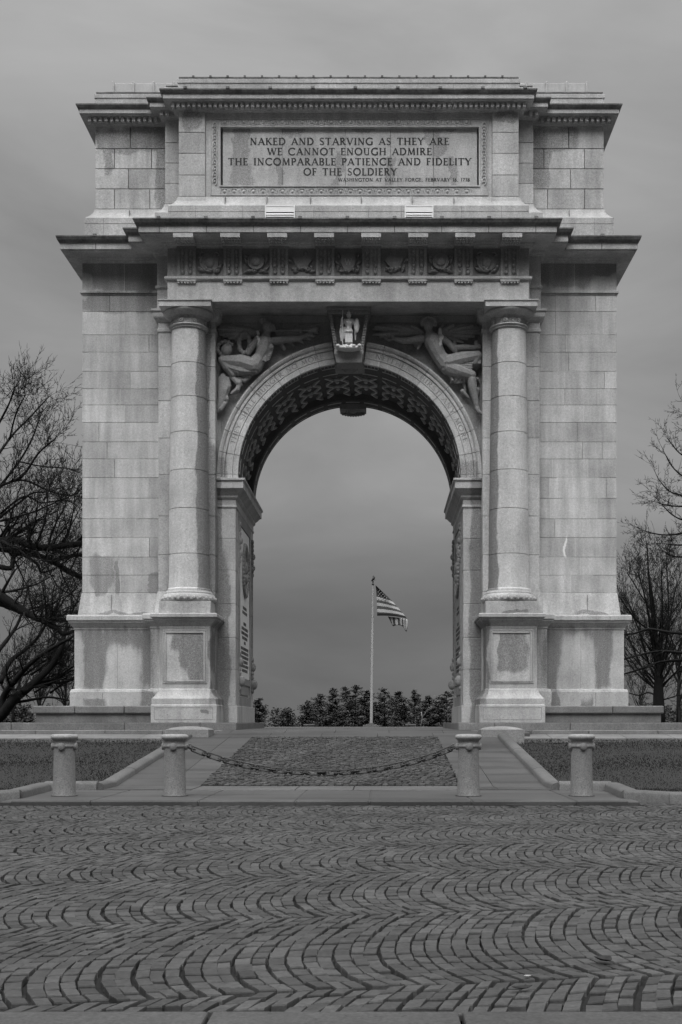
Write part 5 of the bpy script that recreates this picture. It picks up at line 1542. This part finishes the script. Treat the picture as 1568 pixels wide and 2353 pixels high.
# ------------------------------------------------------------------ bare trees
M_bark = plain('dark_bark', .006, .9, .35, 5)
M_bark2 = plain('grey_bark', .014, .9, .35, 5)
M_twig = plain('twig', .008, .9, .3, 3)
M_twig2 = plain('far_twig', .02, .9, .3, 3)
class Tree:
    def __init__(self, seed, up=.12, wig=.22, fork=.55):
        self.w = MB(); self.c = MB(); self.r = random.Random(seed); self.up = up; self.wig = wig; self.fork = fork; self.n = 0; self.cap = 9000
    def twigs(self, p, d, L, r, depth):
        """branch with side shoots, recursive"""
        if self.n > self.cap: return
        self.n += 1
        rg = self.r; n = 4 if L > 1.2 else 3 if L > .5 else 2
        pts = [p.copy()]; rad = [r]; dd = d.copy()
        for i in range(n):
            dd = dd + Vector((rg.gauss(0, self.wig), rg.gauss(0, self.wig), rg.gauss(0, self.wig) + self.up)); dd.normalize()
            pts.append(pts[-1] + dd * L / n); rad.append(r * (1 - .72 * (i + 1) / n))
        self.c.tube(pts, rad, 3 if r < .025 else 5, cap=False)
        if depth <= 0: return
        ns = max(2, int(L * 2.6) + rg.randint(1, 2)) if depth > 1 else max(2, int(L * 5))
        ns = min(ns, 9)
        for k in range(ns):
            t = rg.uniform(.15, 1.0); f_ = t * n; i = min(n - 1, int(f_)); q = pts[i].lerp(pts[i + 1], f_ - i)
            base = (pts[i + 1] - pts[i]).normalized(); side = base.orthogonal().normalized(); side.rotate(Matrix.Rotation(rg.uniform(0, 2 * pi), 3, base))
            nd = (base * rg.uniform(.55, 1.0) + side * rg.uniform(.45, 1.0) + Vector((0, 0, self.up))).normalized()
            self.twigs(q, nd, L * rg.uniform(.32, .6), max(.008, r * (1 - .7 * t) * rg.uniform(.45, .7)), depth - 1)
        # leader
        self.twigs(pts[-1], dd, L * rg.uniform(.45, .65), max(.008, rad[-1] * .95), depth - 1)
    def limb(self, pts, r0, r1, depth=3, dens=1.0, L=2.2, start=.1):
        rg = self.r; n = len(pts); P = []
        pts = [Vector(p) for p in pts]
        for i in range(n - 1):                         # smooth the traced line a little
            for k in range(4):
                t = k / 4; a_ = pts[max(0, i - 1)]; b_ = pts[i]; c_ = pts[i + 1]; d_ = pts[min(n - 1, i + 2)]
                P.append(.5 * ((2 * b_) + (c_ - a_) * t + (2 * a_ - 5 * b_ + 4 * c_ - d_) * t * t + (3 * b_ - a_ - 3 * c_ + d_) * t ** 3))
        P.append(pts[-1]); m = len(P)
        rad = [lerp(r0, r1, i / (m - 1)) * rg.uniform(.92, 1.08) for i in range(m)]
        self.w.tube(P, rad, 9)
        tot = sum((b_ - a_).length for a_, b_ in zip(P[:-1], P[1:]))
        for k in range(int(tot * 3.0 * dens)):
            t = rg.uniform(start, 1.0); f_ = t * (m - 1); i = min(m - 2, int(f_)); q = P[i].lerp(P[i + 1], f_ - i)
            base = (P[i + 1] - P[i]).normalized(); side = base.orthogonal().normalized(); side.rotate(Matrix.Rotation(rg.uniform(0, 2 * pi), 3, base))
            nd = (base * rg.uniform(.3, .9) + side * rg.uniform(.5, 1.0) + Vector((0, 0, .25))).normalized()
            self.twigs(q, nd, L * rg.uniform(.5, 1.1), max(.008, lerp(r0, r1, t) * rg.uniform(.25, .5)), depth)
        self.twigs(P[-1], (P[-1] - P[-2]).normalized(), L, r1 * .9, depth)
    def build(self, name, loc, label, cat, group=None, mt=M_bark, mc=M_twig):
        r = empty(name, loc); tag(r, label, cat, group)
        for mb, nm, ma in ((self.w, 'trunk', mt), (self.c, 'crown', mc)):
            mb.v = [(p[0] - loc[0], p[1] - loc[1], p[2] - loc[2]) for p in mb.v]
            mb.build(nm, ma, r, smooth=180, fix=False)
        print('TREE', name, self.n)
        return r
def lp(x, y, dep):                                     # left strip zoom -> world
    return at(x * .638 * .57436, (1400 + y * .6375) * .57436, dep)
# big oak at the left: traced main limbs, trunk out of frame
D1 = 8.0
T = Tree(31, up=.07, wig=.11); tx0 = X(-190, D1); T.cap = 52000
T.w.tube([(tx0, D1, -.6), (tx0, D1, .6), (tx0 + .1, D1, 3), (tx0, D1 + .1, 6), (tx0 + .3, D1, 9)], [.75, .55, .48, .42, .25], 12)
def fr_(z): return Vector((tx0, D1, z))
hA, hB, hC = lp(0, 1195, D1), lp(0, 1245, D1 + .6), lp(0, 1540, D1 - 1)
T.limb([fr_(hA.z - .4), lp(-120, 1185, D1), lp(0, 1193, D1), lp(130, 1203, D1 - .3), lp(220, 1238, D1 - .6), lp(340, 1235, D1 - .8), lp(520, 1212, D1 - 1.0), lp(640, 1190, D1 - 1)], .18, .08, 3, 1.4, 1.9, .25)
T.limb([fr_(hB.z - .2), lp(-120, 1235, D1 + .4), lp(0, 1245, D1 + .6), lp(180, 1272, D1 + .6), lp(330, 1330, D1 + .4), lp(420, 1380, D1 + .2), lp(520, 1432, D1)], .17, .07, 3, 1.4, 1.9, .25)
T.limb([lp(330, 1330, D1 + .4), lp(400, 1300, D1 + .9), lp(520, 1284, D1 + 1.2)], .10, .05, 3, .9, 1.5)
T.limb([lp(-60, 1345, D1), lp(65, 1370, D1), lp(85, 1300, D1 + .2), lp(130, 1280, D1 + .3), lp(230, 1340, D1 + .2), lp(260, 1395, D1), lp(330, 1380, D1)], .10, .03, 3, .9, 1.2)
T.limb([fr_(hC.z + .9), lp(-100, 1470, D1), lp(0, 1540, D1 - 1), lp(130, 1625, D1 - 1.2), lp(200, 1668, D1 - 1.3), lp(270, 1698, D1 - 1.4), lp(340, 1690, D1 - 1.4), lp(460, 1702, D1 - 1.5)], .19, .06, 3, 1.3, 1.8, .25)
T.limb([lp(270, 1700, D1 - 1.4), lp(340, 1735, D1 - 1.5), lp(400, 1782, D1 - 1.6), lp(470, 1760, D1 - 1.7)], .13, .05, 3, .8, 1.5)
T.limb([lp(-100, 1560, D1 - .5), lp(0, 1590, D1 - .6), lp(100, 1630, D1 - .8), lp(190, 1665, D1 - 1.2)], .13, .08, 2, .5, 1.3)
for pts_, r0 in (([(-60, 1110), (0, 1050), (120, 960), (200, 900), (300, 890), (420, 860)], .11), ([(-60, 900), (0, 855), (140, 790), (240, 650), (330, 570), (480, 430)], .12),
                 ([(-40, 880), (60, 830), (160, 820), (300, 880), (420, 915), (520, 895)], .10), ([(-80, 760), (0, 640), (90, 520), (180, 430), (300, 300), (360, 240)], .11),
                 ([(-80, 600), (10, 430), (60, 330), (90, 240), (100, 170)], .09), ([(60, 560), (100, 400), (150, 300), (190, 180)], .07), ([(0, 855), (120, 700), (200, 560), (250, 420), (280, 320)], .09),
                 ([(0, 1030), (150, 920), (260, 960), (400, 940), (520, 990)], .08), ([(0, 1075), (200, 1020), (340, 960), (500, 890)], .08), ([(120, 700), (260, 730), (400, 740), (520, 770)], .06), ([(0, 1100), (150, 1150), (260, 1300), (360, 1480), (480, 1560)], .05)):
    dz_ = T.r.uniform(-1.5, 2.0)
    Q = [lp(x, y, D1 + dz_ * (i / 4.0)) for i, (x, y) in enumerate(pts_)]; Q[-1] = Q[-2].lerp(Q[-1], .1 if Q[-1].z > 9 else .5)
    T.limb(Q, r0 * .5, .014, 3, 2.0, .95 if Q[-1].z > 8 else 1.2, .05)
T.build('oak_tree', (tx0, D1, -.6), 'large dark bare oak reaching long low limbs in from the left, behind the arch', 'tree', 'bare trees')
# leaning low tree left behind the oak
D2 = 14.0
T = Tree(12, up=.09, wig=.12); T.cap = 14000
bz = lawn_z(0, D2)
T.limb([at(-60, 1690, D2), lp(0, 2300, D2), lp(80, 2200, D2), lp(200, 2100, D2 + .4), lp(320, 1985, D2 + .6), lp(380, 1880, D2 + .6), lp(410, 1760, D2 + .8)], .26, .07, 3, .7, 1.7, .1)
T.limb([lp(10, 2290, D2), lp(20, 2180, D2), lp(90, 2080, D2 - .4), lp(200, 1960, D2 - .8), lp(330, 1870, D2 - 1), lp(440, 1810, D2 - 1)], .16, .05, 3, .8, 1.6)
T.limb([lp(140, 2150, D2), lp(260, 2080, D2 + .8), lp(380, 2090, D2 + 1), lp(480, 2060, D2 + 1)], .10, .04, 3, .8, 1.4)
T.limb([lp(0, 2090, D2), lp(60, 1960, D2 + .4), lp(160, 1880, D2 + .6), lp(240, 1800, D2 + .5), lp(300, 1700, D2 + .5)], .12, .04, 3, .8, 1.5)
T.limb([lp(-20, 1900, D2), lp(60, 1800, D2 + .4), lp(120, 1700, D2 + .6), lp(160, 1560, D2 + .5)], .10, .03, 3, .8, 1.5)
T.limb([lp(60, 2220, D2), lp(180, 2200, D2 + .4), lp(300, 2180, D2 + .6), lp(440, 2200, D2 + .5)], .07, .03, 3, .8, 1.1)
for k in range(12):
    x0_ = T.r.uniform(-40, 330); y0_ = T.r.uniform(1900, 2250); l_ = T.r.uniform(150, 300)
    T.limb([lp(x0_, y0_, D2 + 1), lp(x0_ + l_ * .5, y0_ - l_ * .35, D2 + 1.2), lp(x0_ + l_, y0_ - l_ * .55, D2 + 1.5)], .05, .016, 3, 1.5, 1.2)
T.build('leaning_tree', (at(-60, 1690, D2).x, D2, at(-60, 1690, D2).z), 'smaller bare tree leaning right with a curved trunk at the lower left', 'tree', 'bare trees')
def rp(x, y, dep): return at((2430 + x * .5525) * .57436, (1600 + y * .5525) * .57436, dep)
# round bare tree right of the arch
D3 = 20.0
T = Tree(77, up=.12, wig=.10); T.cap = 48000
zb3 = rp(375, 2380, D3)
T.w.tube([zb3, rp(375, 2250, D3), rp(372, 2130, D3), rp(375, 2000, D3), rp(350, 1750, D3), rp(335, 1500, D3), rp(300, 1250, D3)], [.33, .27, .24, .19, .13, .09, .05], 10)
fan = [((370, 2050), (300, 1900), (240, 1700), (170, 1500), (110, 1400), .09), ((372, 2000), (330, 1780), (290, 1500), (240, 1300), (180, 1200), .09), ((350, 1750), (320, 1500), (300, 1250), (290, 1060), (285, 1030), .08),
       ((375, 1950), (400, 1700), (400, 1450), (395, 1250), (400, 1130), .09), ((378, 2000), (430, 1750), (470, 1500), (500, 1350), (540, 1230), .09), ((375, 2080), (480, 1900), (560, 1700), (640, 1600), (700, 1500), .09),
       ((370, 2110), (260, 2020), (180, 1940), (120, 1840), (60, 1800), .07), ((380, 2110), (470, 2000), (560, 1950), (660, 1900), (720, 1880), .07), ((372, 2150), (300, 2120), (230, 2140), (150, 2120), (90, 2150), .06),
       ((335, 1550), (250, 1420), (190, 1320), (150, 1260), (140, 1230), .05), ((345, 1700), (220, 1600), (140, 1500), (100, 1440), (80, 1400), .06), ((355, 1800), (440, 1600), (440, 1350), (430, 1200), (430, 1150), .07),
       ((372, 2100), (250, 1930), (170, 1750), (120, 1650), (60, 1600), .07), ((378, 2180), (450, 2160), (520, 2140), (580, 2150), (620, 2150), .05)]
for i, F in enumerate(fan):
    dd = T.r.uniform(-2.2, 2.2)
    Q = [rp(x, y, D3 + dd * k / 4) for k, (x, y) in enumerate(F[:5])]; Q[-1] = Q[-2].lerp(Q[-1], .25)
    T.limb(Q, F[5] * .7, .014, 3, 2.3, .95, .04)
for k in range(16):                                    # fill of the crown, all round the trunk
    a_ = 2.4 * k; z0 = T.r.uniform(1.3, 4.5); b_ = Vector((zb3.x, D3, zb3.z + z0)); l_ = T.r.uniform(2.2, 3.6) * (1 - .09 * z0); d_ = Vector((cos(a_) * .75, sin(a_) * .75, .55 + .08 * z0)).normalized()
    T.limb([b_, b_ + d_ * l_ * .5, b_ + d_ * l_ + Vector((0, 0, .15))], .045, .014, 3, 1.4, .95, .1)
T.build('round_tree', tuple(zb3), 'dense bare tree with upswept branches standing right of the arch, seen whole', 'tree', 'bare trees')
# tall tree out of frame at the right, nearer
D4 = 12.0
T = Tree(55, up=.02, wig=.16); T.cap = 7000
tx4 = X(1690, D4)
T.w.tube([(tx4, D4, -.6), (tx4, D4, 2), (tx4 - .1, D4, 5), (tx4, D4, 8.5), (tx4 + .1, D4, 11)], [.5, .4, .33, .24, .08], 12)
for z0, P in ((4.2, [(700, 1690), (543, 1690), (430, 1680), (300, 1660), (200, 1690), (120, 1700)]), (3.2, [(700, 1820), (543, 1830), (400, 1820), (260, 1840), (120, 1880)]), (2.8, [(700, 1880), (543, 1885), (380, 1900), (240, 1950), (110, 1990)]),
              (8.5, [(700, 480), (600, 430), (520, 380), (460, 310)]), (8.0, [(700, 620), (560, 560), (470, 480), (420, 390)]), (7.2, [(700, 780), (560, 700), (450, 660), (370, 570)]), (6.6, [(700, 860), (560, 870), (470, 830), (400, 760)]),
              (6.0, [(720, 900), (560, 960), (430, 978), (330, 965), (265, 945)]), (5.6, [(720, 1040), (560, 1050), (470, 1050), (440, 1045)]), (5.2, [(720, 1100), (560, 1135), (470, 1130), (420, 1100)]), (7.0, [(700, 760), (560, 770), (450, 765), (370, 745)]), (9, [(720, 300), (640, 240), (600, 120), (570, 40)])):
    yy_ = T.r.uniform(-.8, .8)
    low = P[0][1] > 1500
    T.limb([Vector((tx4, D4, z0))] + [rp(x, y, D4 + yy_) for x, y in P], .075 if low else .05, .03 if low else .016, 3, .4 if low else .8, .9 if low else .7, .35)
T.build('spreading_tree', (tx4, D4, -.6), 'bare tree at the right picture edge with thin branches reaching left', 'tree', 'bare trees')
# smaller bare trees in the distance
def far_tree(seed, px, ptop, y, lab, grp='bare trees farther off', wd=.38):
    T = Tree(seed, up=.16, wig=.16); T.cap = 2200; b = at(px, 1664, y); b.z = lawn_z(0, y); top_ = at(px, ptop, y).z; h = top_ - b.z
    T.w.tube([b, b + Vector((0, 0, h * .3)), b + Vector((.1, 0, h * .7))], [h * .022, h * .016, h * .007], 7)
    for k in range(13):
        a_ = T.r.uniform(0, 2 * pi); z0 = T.r.uniform(.18, .65) * h; l = h * (1 - z0 / h) * T.r.uniform(.6, 1.0)
        d = Vector((cos(a_) * wd, sin(a_) * wd, .8)).normalized()
        T.limb([b + Vector((0, 0, z0)), b + Vector((0, 0, z0)) + d * l * .5, b + Vector((0, 0, z0)) + d * l + Vector((0, 0, .1))], h * .009, .012, 2, 1.0, l * .35, .1)
    T.build('bare_tree', tuple(b), lab, 'tree', grp, M_bark2, M_twig2)
far_tree(101, 30, 1500, 46, 'grey bare tree in the distance at the far left edge')
far_tree(102, 92, 1470, 52, 'grey bare tree in the distance under the long oak limb')
far_tree(103, 150, 1520, 44, 'grey bare tree in the distance close to the arch base on the left')
far_tree(104, 1470, 1560, 60, 'small distant bare tree low between the arch and the round tree')
far_tree(105, 1560, 1400, 48, 'grey bare tree in the distance at the right edge')
p = at(1562, 1640, 30); m = MB(); m.box(p.x - .05, p.x + .05, 29.95, 30.05, lawn_z(0, 30) - .1, at(0, 1628, 30).z); m.box(p.x - .06, p.x + .06, 29.94, 30.06, at(0, 1628, 30).z, at(0, 1626, 30).z)
tag(m.build('fence_post', M_bark2, bevel=.01), 'lone thin post standing in the grass at the right edge', 'post')

# ------------------------------------------------------------------ pines beyond the plaza, far wood
def leafmat(name, lo, hi):
    t = NT(name); a = t.noise(.35, 3, .6)
    v = t.math('MULTIPLY', t.remap(a, .3, .7, lo, hi), t.math('ADD', t.attr('tint'), 1.0))
    t.grey(v); t.b.inputs['Roughness'].default_value = .9; t.b.inputs['Specular IOR Level'].default_value = .1
    return t.mat
M_needle = leafmat('pine_needles', .06, .10)  # needle colour lightened to stand in for distance haze
M_farw = leafmat('far_wood', .055, .075)
PY = 300.0; PZ = -4.6
def clump(mb, c, rx, rz, n, rg, sz):
    for k in range(n):
        u = Vector((rg.gauss(0, 1), rg.gauss(0, 1), rg.gauss(0, 1))).normalized() * rg.random() ** .4
        p = c + Vector((u.x * rx, u.y * rx, u.z * rz)); a_ = rg.uniform(0, 2 * pi); t = rg.uniform(-.5, .7)
        d1 = Vector((cos(a_), sin(a_), t)).normalized() * sz * rg.uniform(.6, 1.3); d2 = Vector((-sin(a_), cos(a_), rg.uniform(-.6, .6))) * sz * .35
        mb.tint = rg.uniform(-.35, .35)
        mb.add([p - d2, p + d1 * .5 - d2 * .6, p + d1, p + d2], [(0, 1, 2, 3)])
def pine(seed, px, ptop, y, wd, lab, dense=1.0):
    rg = random.Random(seed); b = at(px, 1660, y); b.z = PZ; h = at(0, ptop, y).z - PZ
    tr, cr_ = MB(), MB()
    tr.tube([b, b + Vector((0, 0, h * .5)), b + Vector((.15, 0, h * .97))], [h * .018, h * .012, .05], 7)
    n = int(64 + 16 * rg.random()); mx = rg.uniform(.3, .5); lean_ = rg.uniform(-.05, .05)
    for k in range(n):
        t = .06 + .93 * (k + rg.random()) / n
        env = (1 - max(0, (t - mx) / (1 - mx)) ** 1.8) ** .7 * (.75 + .35 * rg.random()) + .05
        a_ = rg.uniform(0, 2 * pi); rr_ = h * wd * 1.1 * env * rg.random() ** .45
        p0 = b + Vector((0, 0, h * (t - .04))); p1 = b + Vector((cos(a_) * rr_ + lean_ * h * t, sin(a_) * rr_, h * t + rg.uniform(-.3, .3)))
        tr.tube([p0, p1], [.06, .02], 4, cap=False)
        big_ = (1.25 - .5 * t) * rg.uniform(.7, 1.3)
        clump(cr_, p1, 1.05 * big_, .30 * big_ + .10, int(46 * big_ * dense), rg, .46)
        clump(cr_, p1.lerp(p0, .4) + Vector((0, 0, .1)), .9 * big_, .30 * big_, int(26 * big_ * dense), rg, .46)
    cr_.tint = 0
    r = empty('pine_tree', tuple(b)); tag(r, lab, 'tree', 'pines beyond the plaza')
    for mb, nm, ma in ((tr, 'trunk', M_bark), (cr_, 'crown', M_needle)):
        mb.v = [(p[0] - b.x, p[1] - b.y, p[2] - b.z) for p in mb.v]; mb.build(nm, ma, r, fix=False)
for i, (px, pt_, y, w, lab) in enumerate((
    (594, 1606, 250, .26, 'small pine showing just right of the left pier, apart from the other pines'), (660, 1634, 285, .34, 'low young pine in front of the hazy wood, left end of the pine row'),
    (706, 1617, 290, .30, 'low broad pine left of the tall pine group'), (736, 1592, 295, .24, 'dark flat-topped pine, leftmost of the tall group left of the flagpole'), (764, 1580, 300, .22, 'slim pine in the tall group, between the flat-topped one and the slender open one'),
    (796, 1577, 305, .20, 'slender pine with open gaps, left neighbour of the tallest pine'), (816, 1572, 298, .25, 'tallest pine of the row with a wide ragged top'), (843, 1587, 300, .24, 'spreading pine just left of the flagpole'),
    (884, 1582, 300, .25, 'tall spreading pine first right of the flagpole'), (912, 1588, 306, .20, 'narrow pine second right of the flagpole'), (952, 1587, 304, .24, 'rounded pale pine midway between flagpole and right pier'),
    (987, 1601, 296, .28, 'lower open pine between two taller ones near the right pier'), (1026, 1588, 300, .26, 'dark full pine beside the right pier'), (930, 1606, 285, .30, 'short bushy pine in the front of the row, right of the flagpole'),
    (1008, 1610, 290, .30, 'short thick pine filling in the row beside the right pier'), (775, 1608, 284, .30, 'short bushy pine at the foot of the tall group, left of the flagpole'))):
    pine(200 + i, px, pt_, y, w, lab)
m = MB(); rg = random.Random(66)
for k in range(300):
    x = rg.uniform(-150, 120); y = rg.uniform(330, 350); z = PZ; h = rg.uniform(7.0, 9.6) + .9 * sin(x * .09) + (2.0 if -20 < x < 28 else 0)
    for j in range(10):
        t = j / 9; clump(m, Vector((x + rg.gauss(0, 1.2), y, z + h * t)), 1.9 * (1.1 - t * .55), .9, 26, rg, .9)
m.tint = 0
tag(m.build('far_wood', M_farw, fix=False), 'hazy pale wood in the distance behind the pines', 'wood', kind='stuff')
m = MB(); p = at(1683 * .57436, 1668, 70); p2 = at(1686 * .57436, 1636, 70); pm = at(1690 * .57436, 1650, 70)
m.tube([(p.x, 70, -.55), tuple(pm), tuple(p2)], [.03, .025, .02], 7); m.tube([tuple(pm), tuple(pm + Vector((.3, 0, .5)))], [.015, .01], 5)
tag(m.build('birch_sapling', M_pole, smooth=180), 'thin white leafless sapling in front of the pines, right of the flagpole', 'sapling')

# ------------------------------------------------------------------ litter on the road
M_leaf = plain('dead_leaf', .02, .8, .3, 30)
def leaf(px, py, L_, W_, lab, mat=M_leaf, name='dead_leaf', cat='leaf', rz=0, curl=.3):
    d = (CAMZ - ROADZ) * FPX / (py - HOR); y = d - DIST; x = CAMX + (px - VPX) * d / FPX
    m = MB(); n = 7; vs = []
    for i in range(n):
        t = i / (n - 1) * 2 - 1; w = W_ * (1 - t * t) ** .6 * (1 + .25 * sin(i * 2.3)) + .002
        for j in (-1, -.5, 0, .5, 1): vs.append((L_ * t / 2, w * j, .008 + curl * L_ * (t * t * .4 + j * j * .25 * (1 - t * t))))
    m.add(vs, [(i * 5 + j, i * 5 + j + 1, (i + 1) * 5 + j + 1, (i + 1) * 5 + j) for i in range(n - 1) for j in range(4)])
    o = m.build(name, mat, smooth=180, fix=False); o.location = (x, y, ROADZ + .004); o.rotation_euler = (0, 0, rz)
    sm_ = o.modifiers.new('thick', 'SOLIDIFY'); sm_.thickness = .003
    tag(o, lab, cat)
leaf(1388, 2214, .085, .05, 'curled dark dead leaf lying on the cobbles, nearest the lower right corner', curl=.6, rz=.4)
leaf(1200, 2279, .10, .02, 'thin flat dark leaf near the bottom kerb, right of the centre', rz=.3)
leaf(1181, 1855, .25, .06, 'dark dead leaf on the far cobbles in front of the right bollards', rz=.1, curl=.2)
leaf(1213, 2249, .035, .010, 'tiny pale scrap of paper on the cobbles near the curled leaf', M_pole, 'paper_scrap', 'paper', curl=.05)

scene.render.engine = 'CYCLES'
scene.cycles.max_bounces = 6
scene.cycles.diffuse_bounces = 3
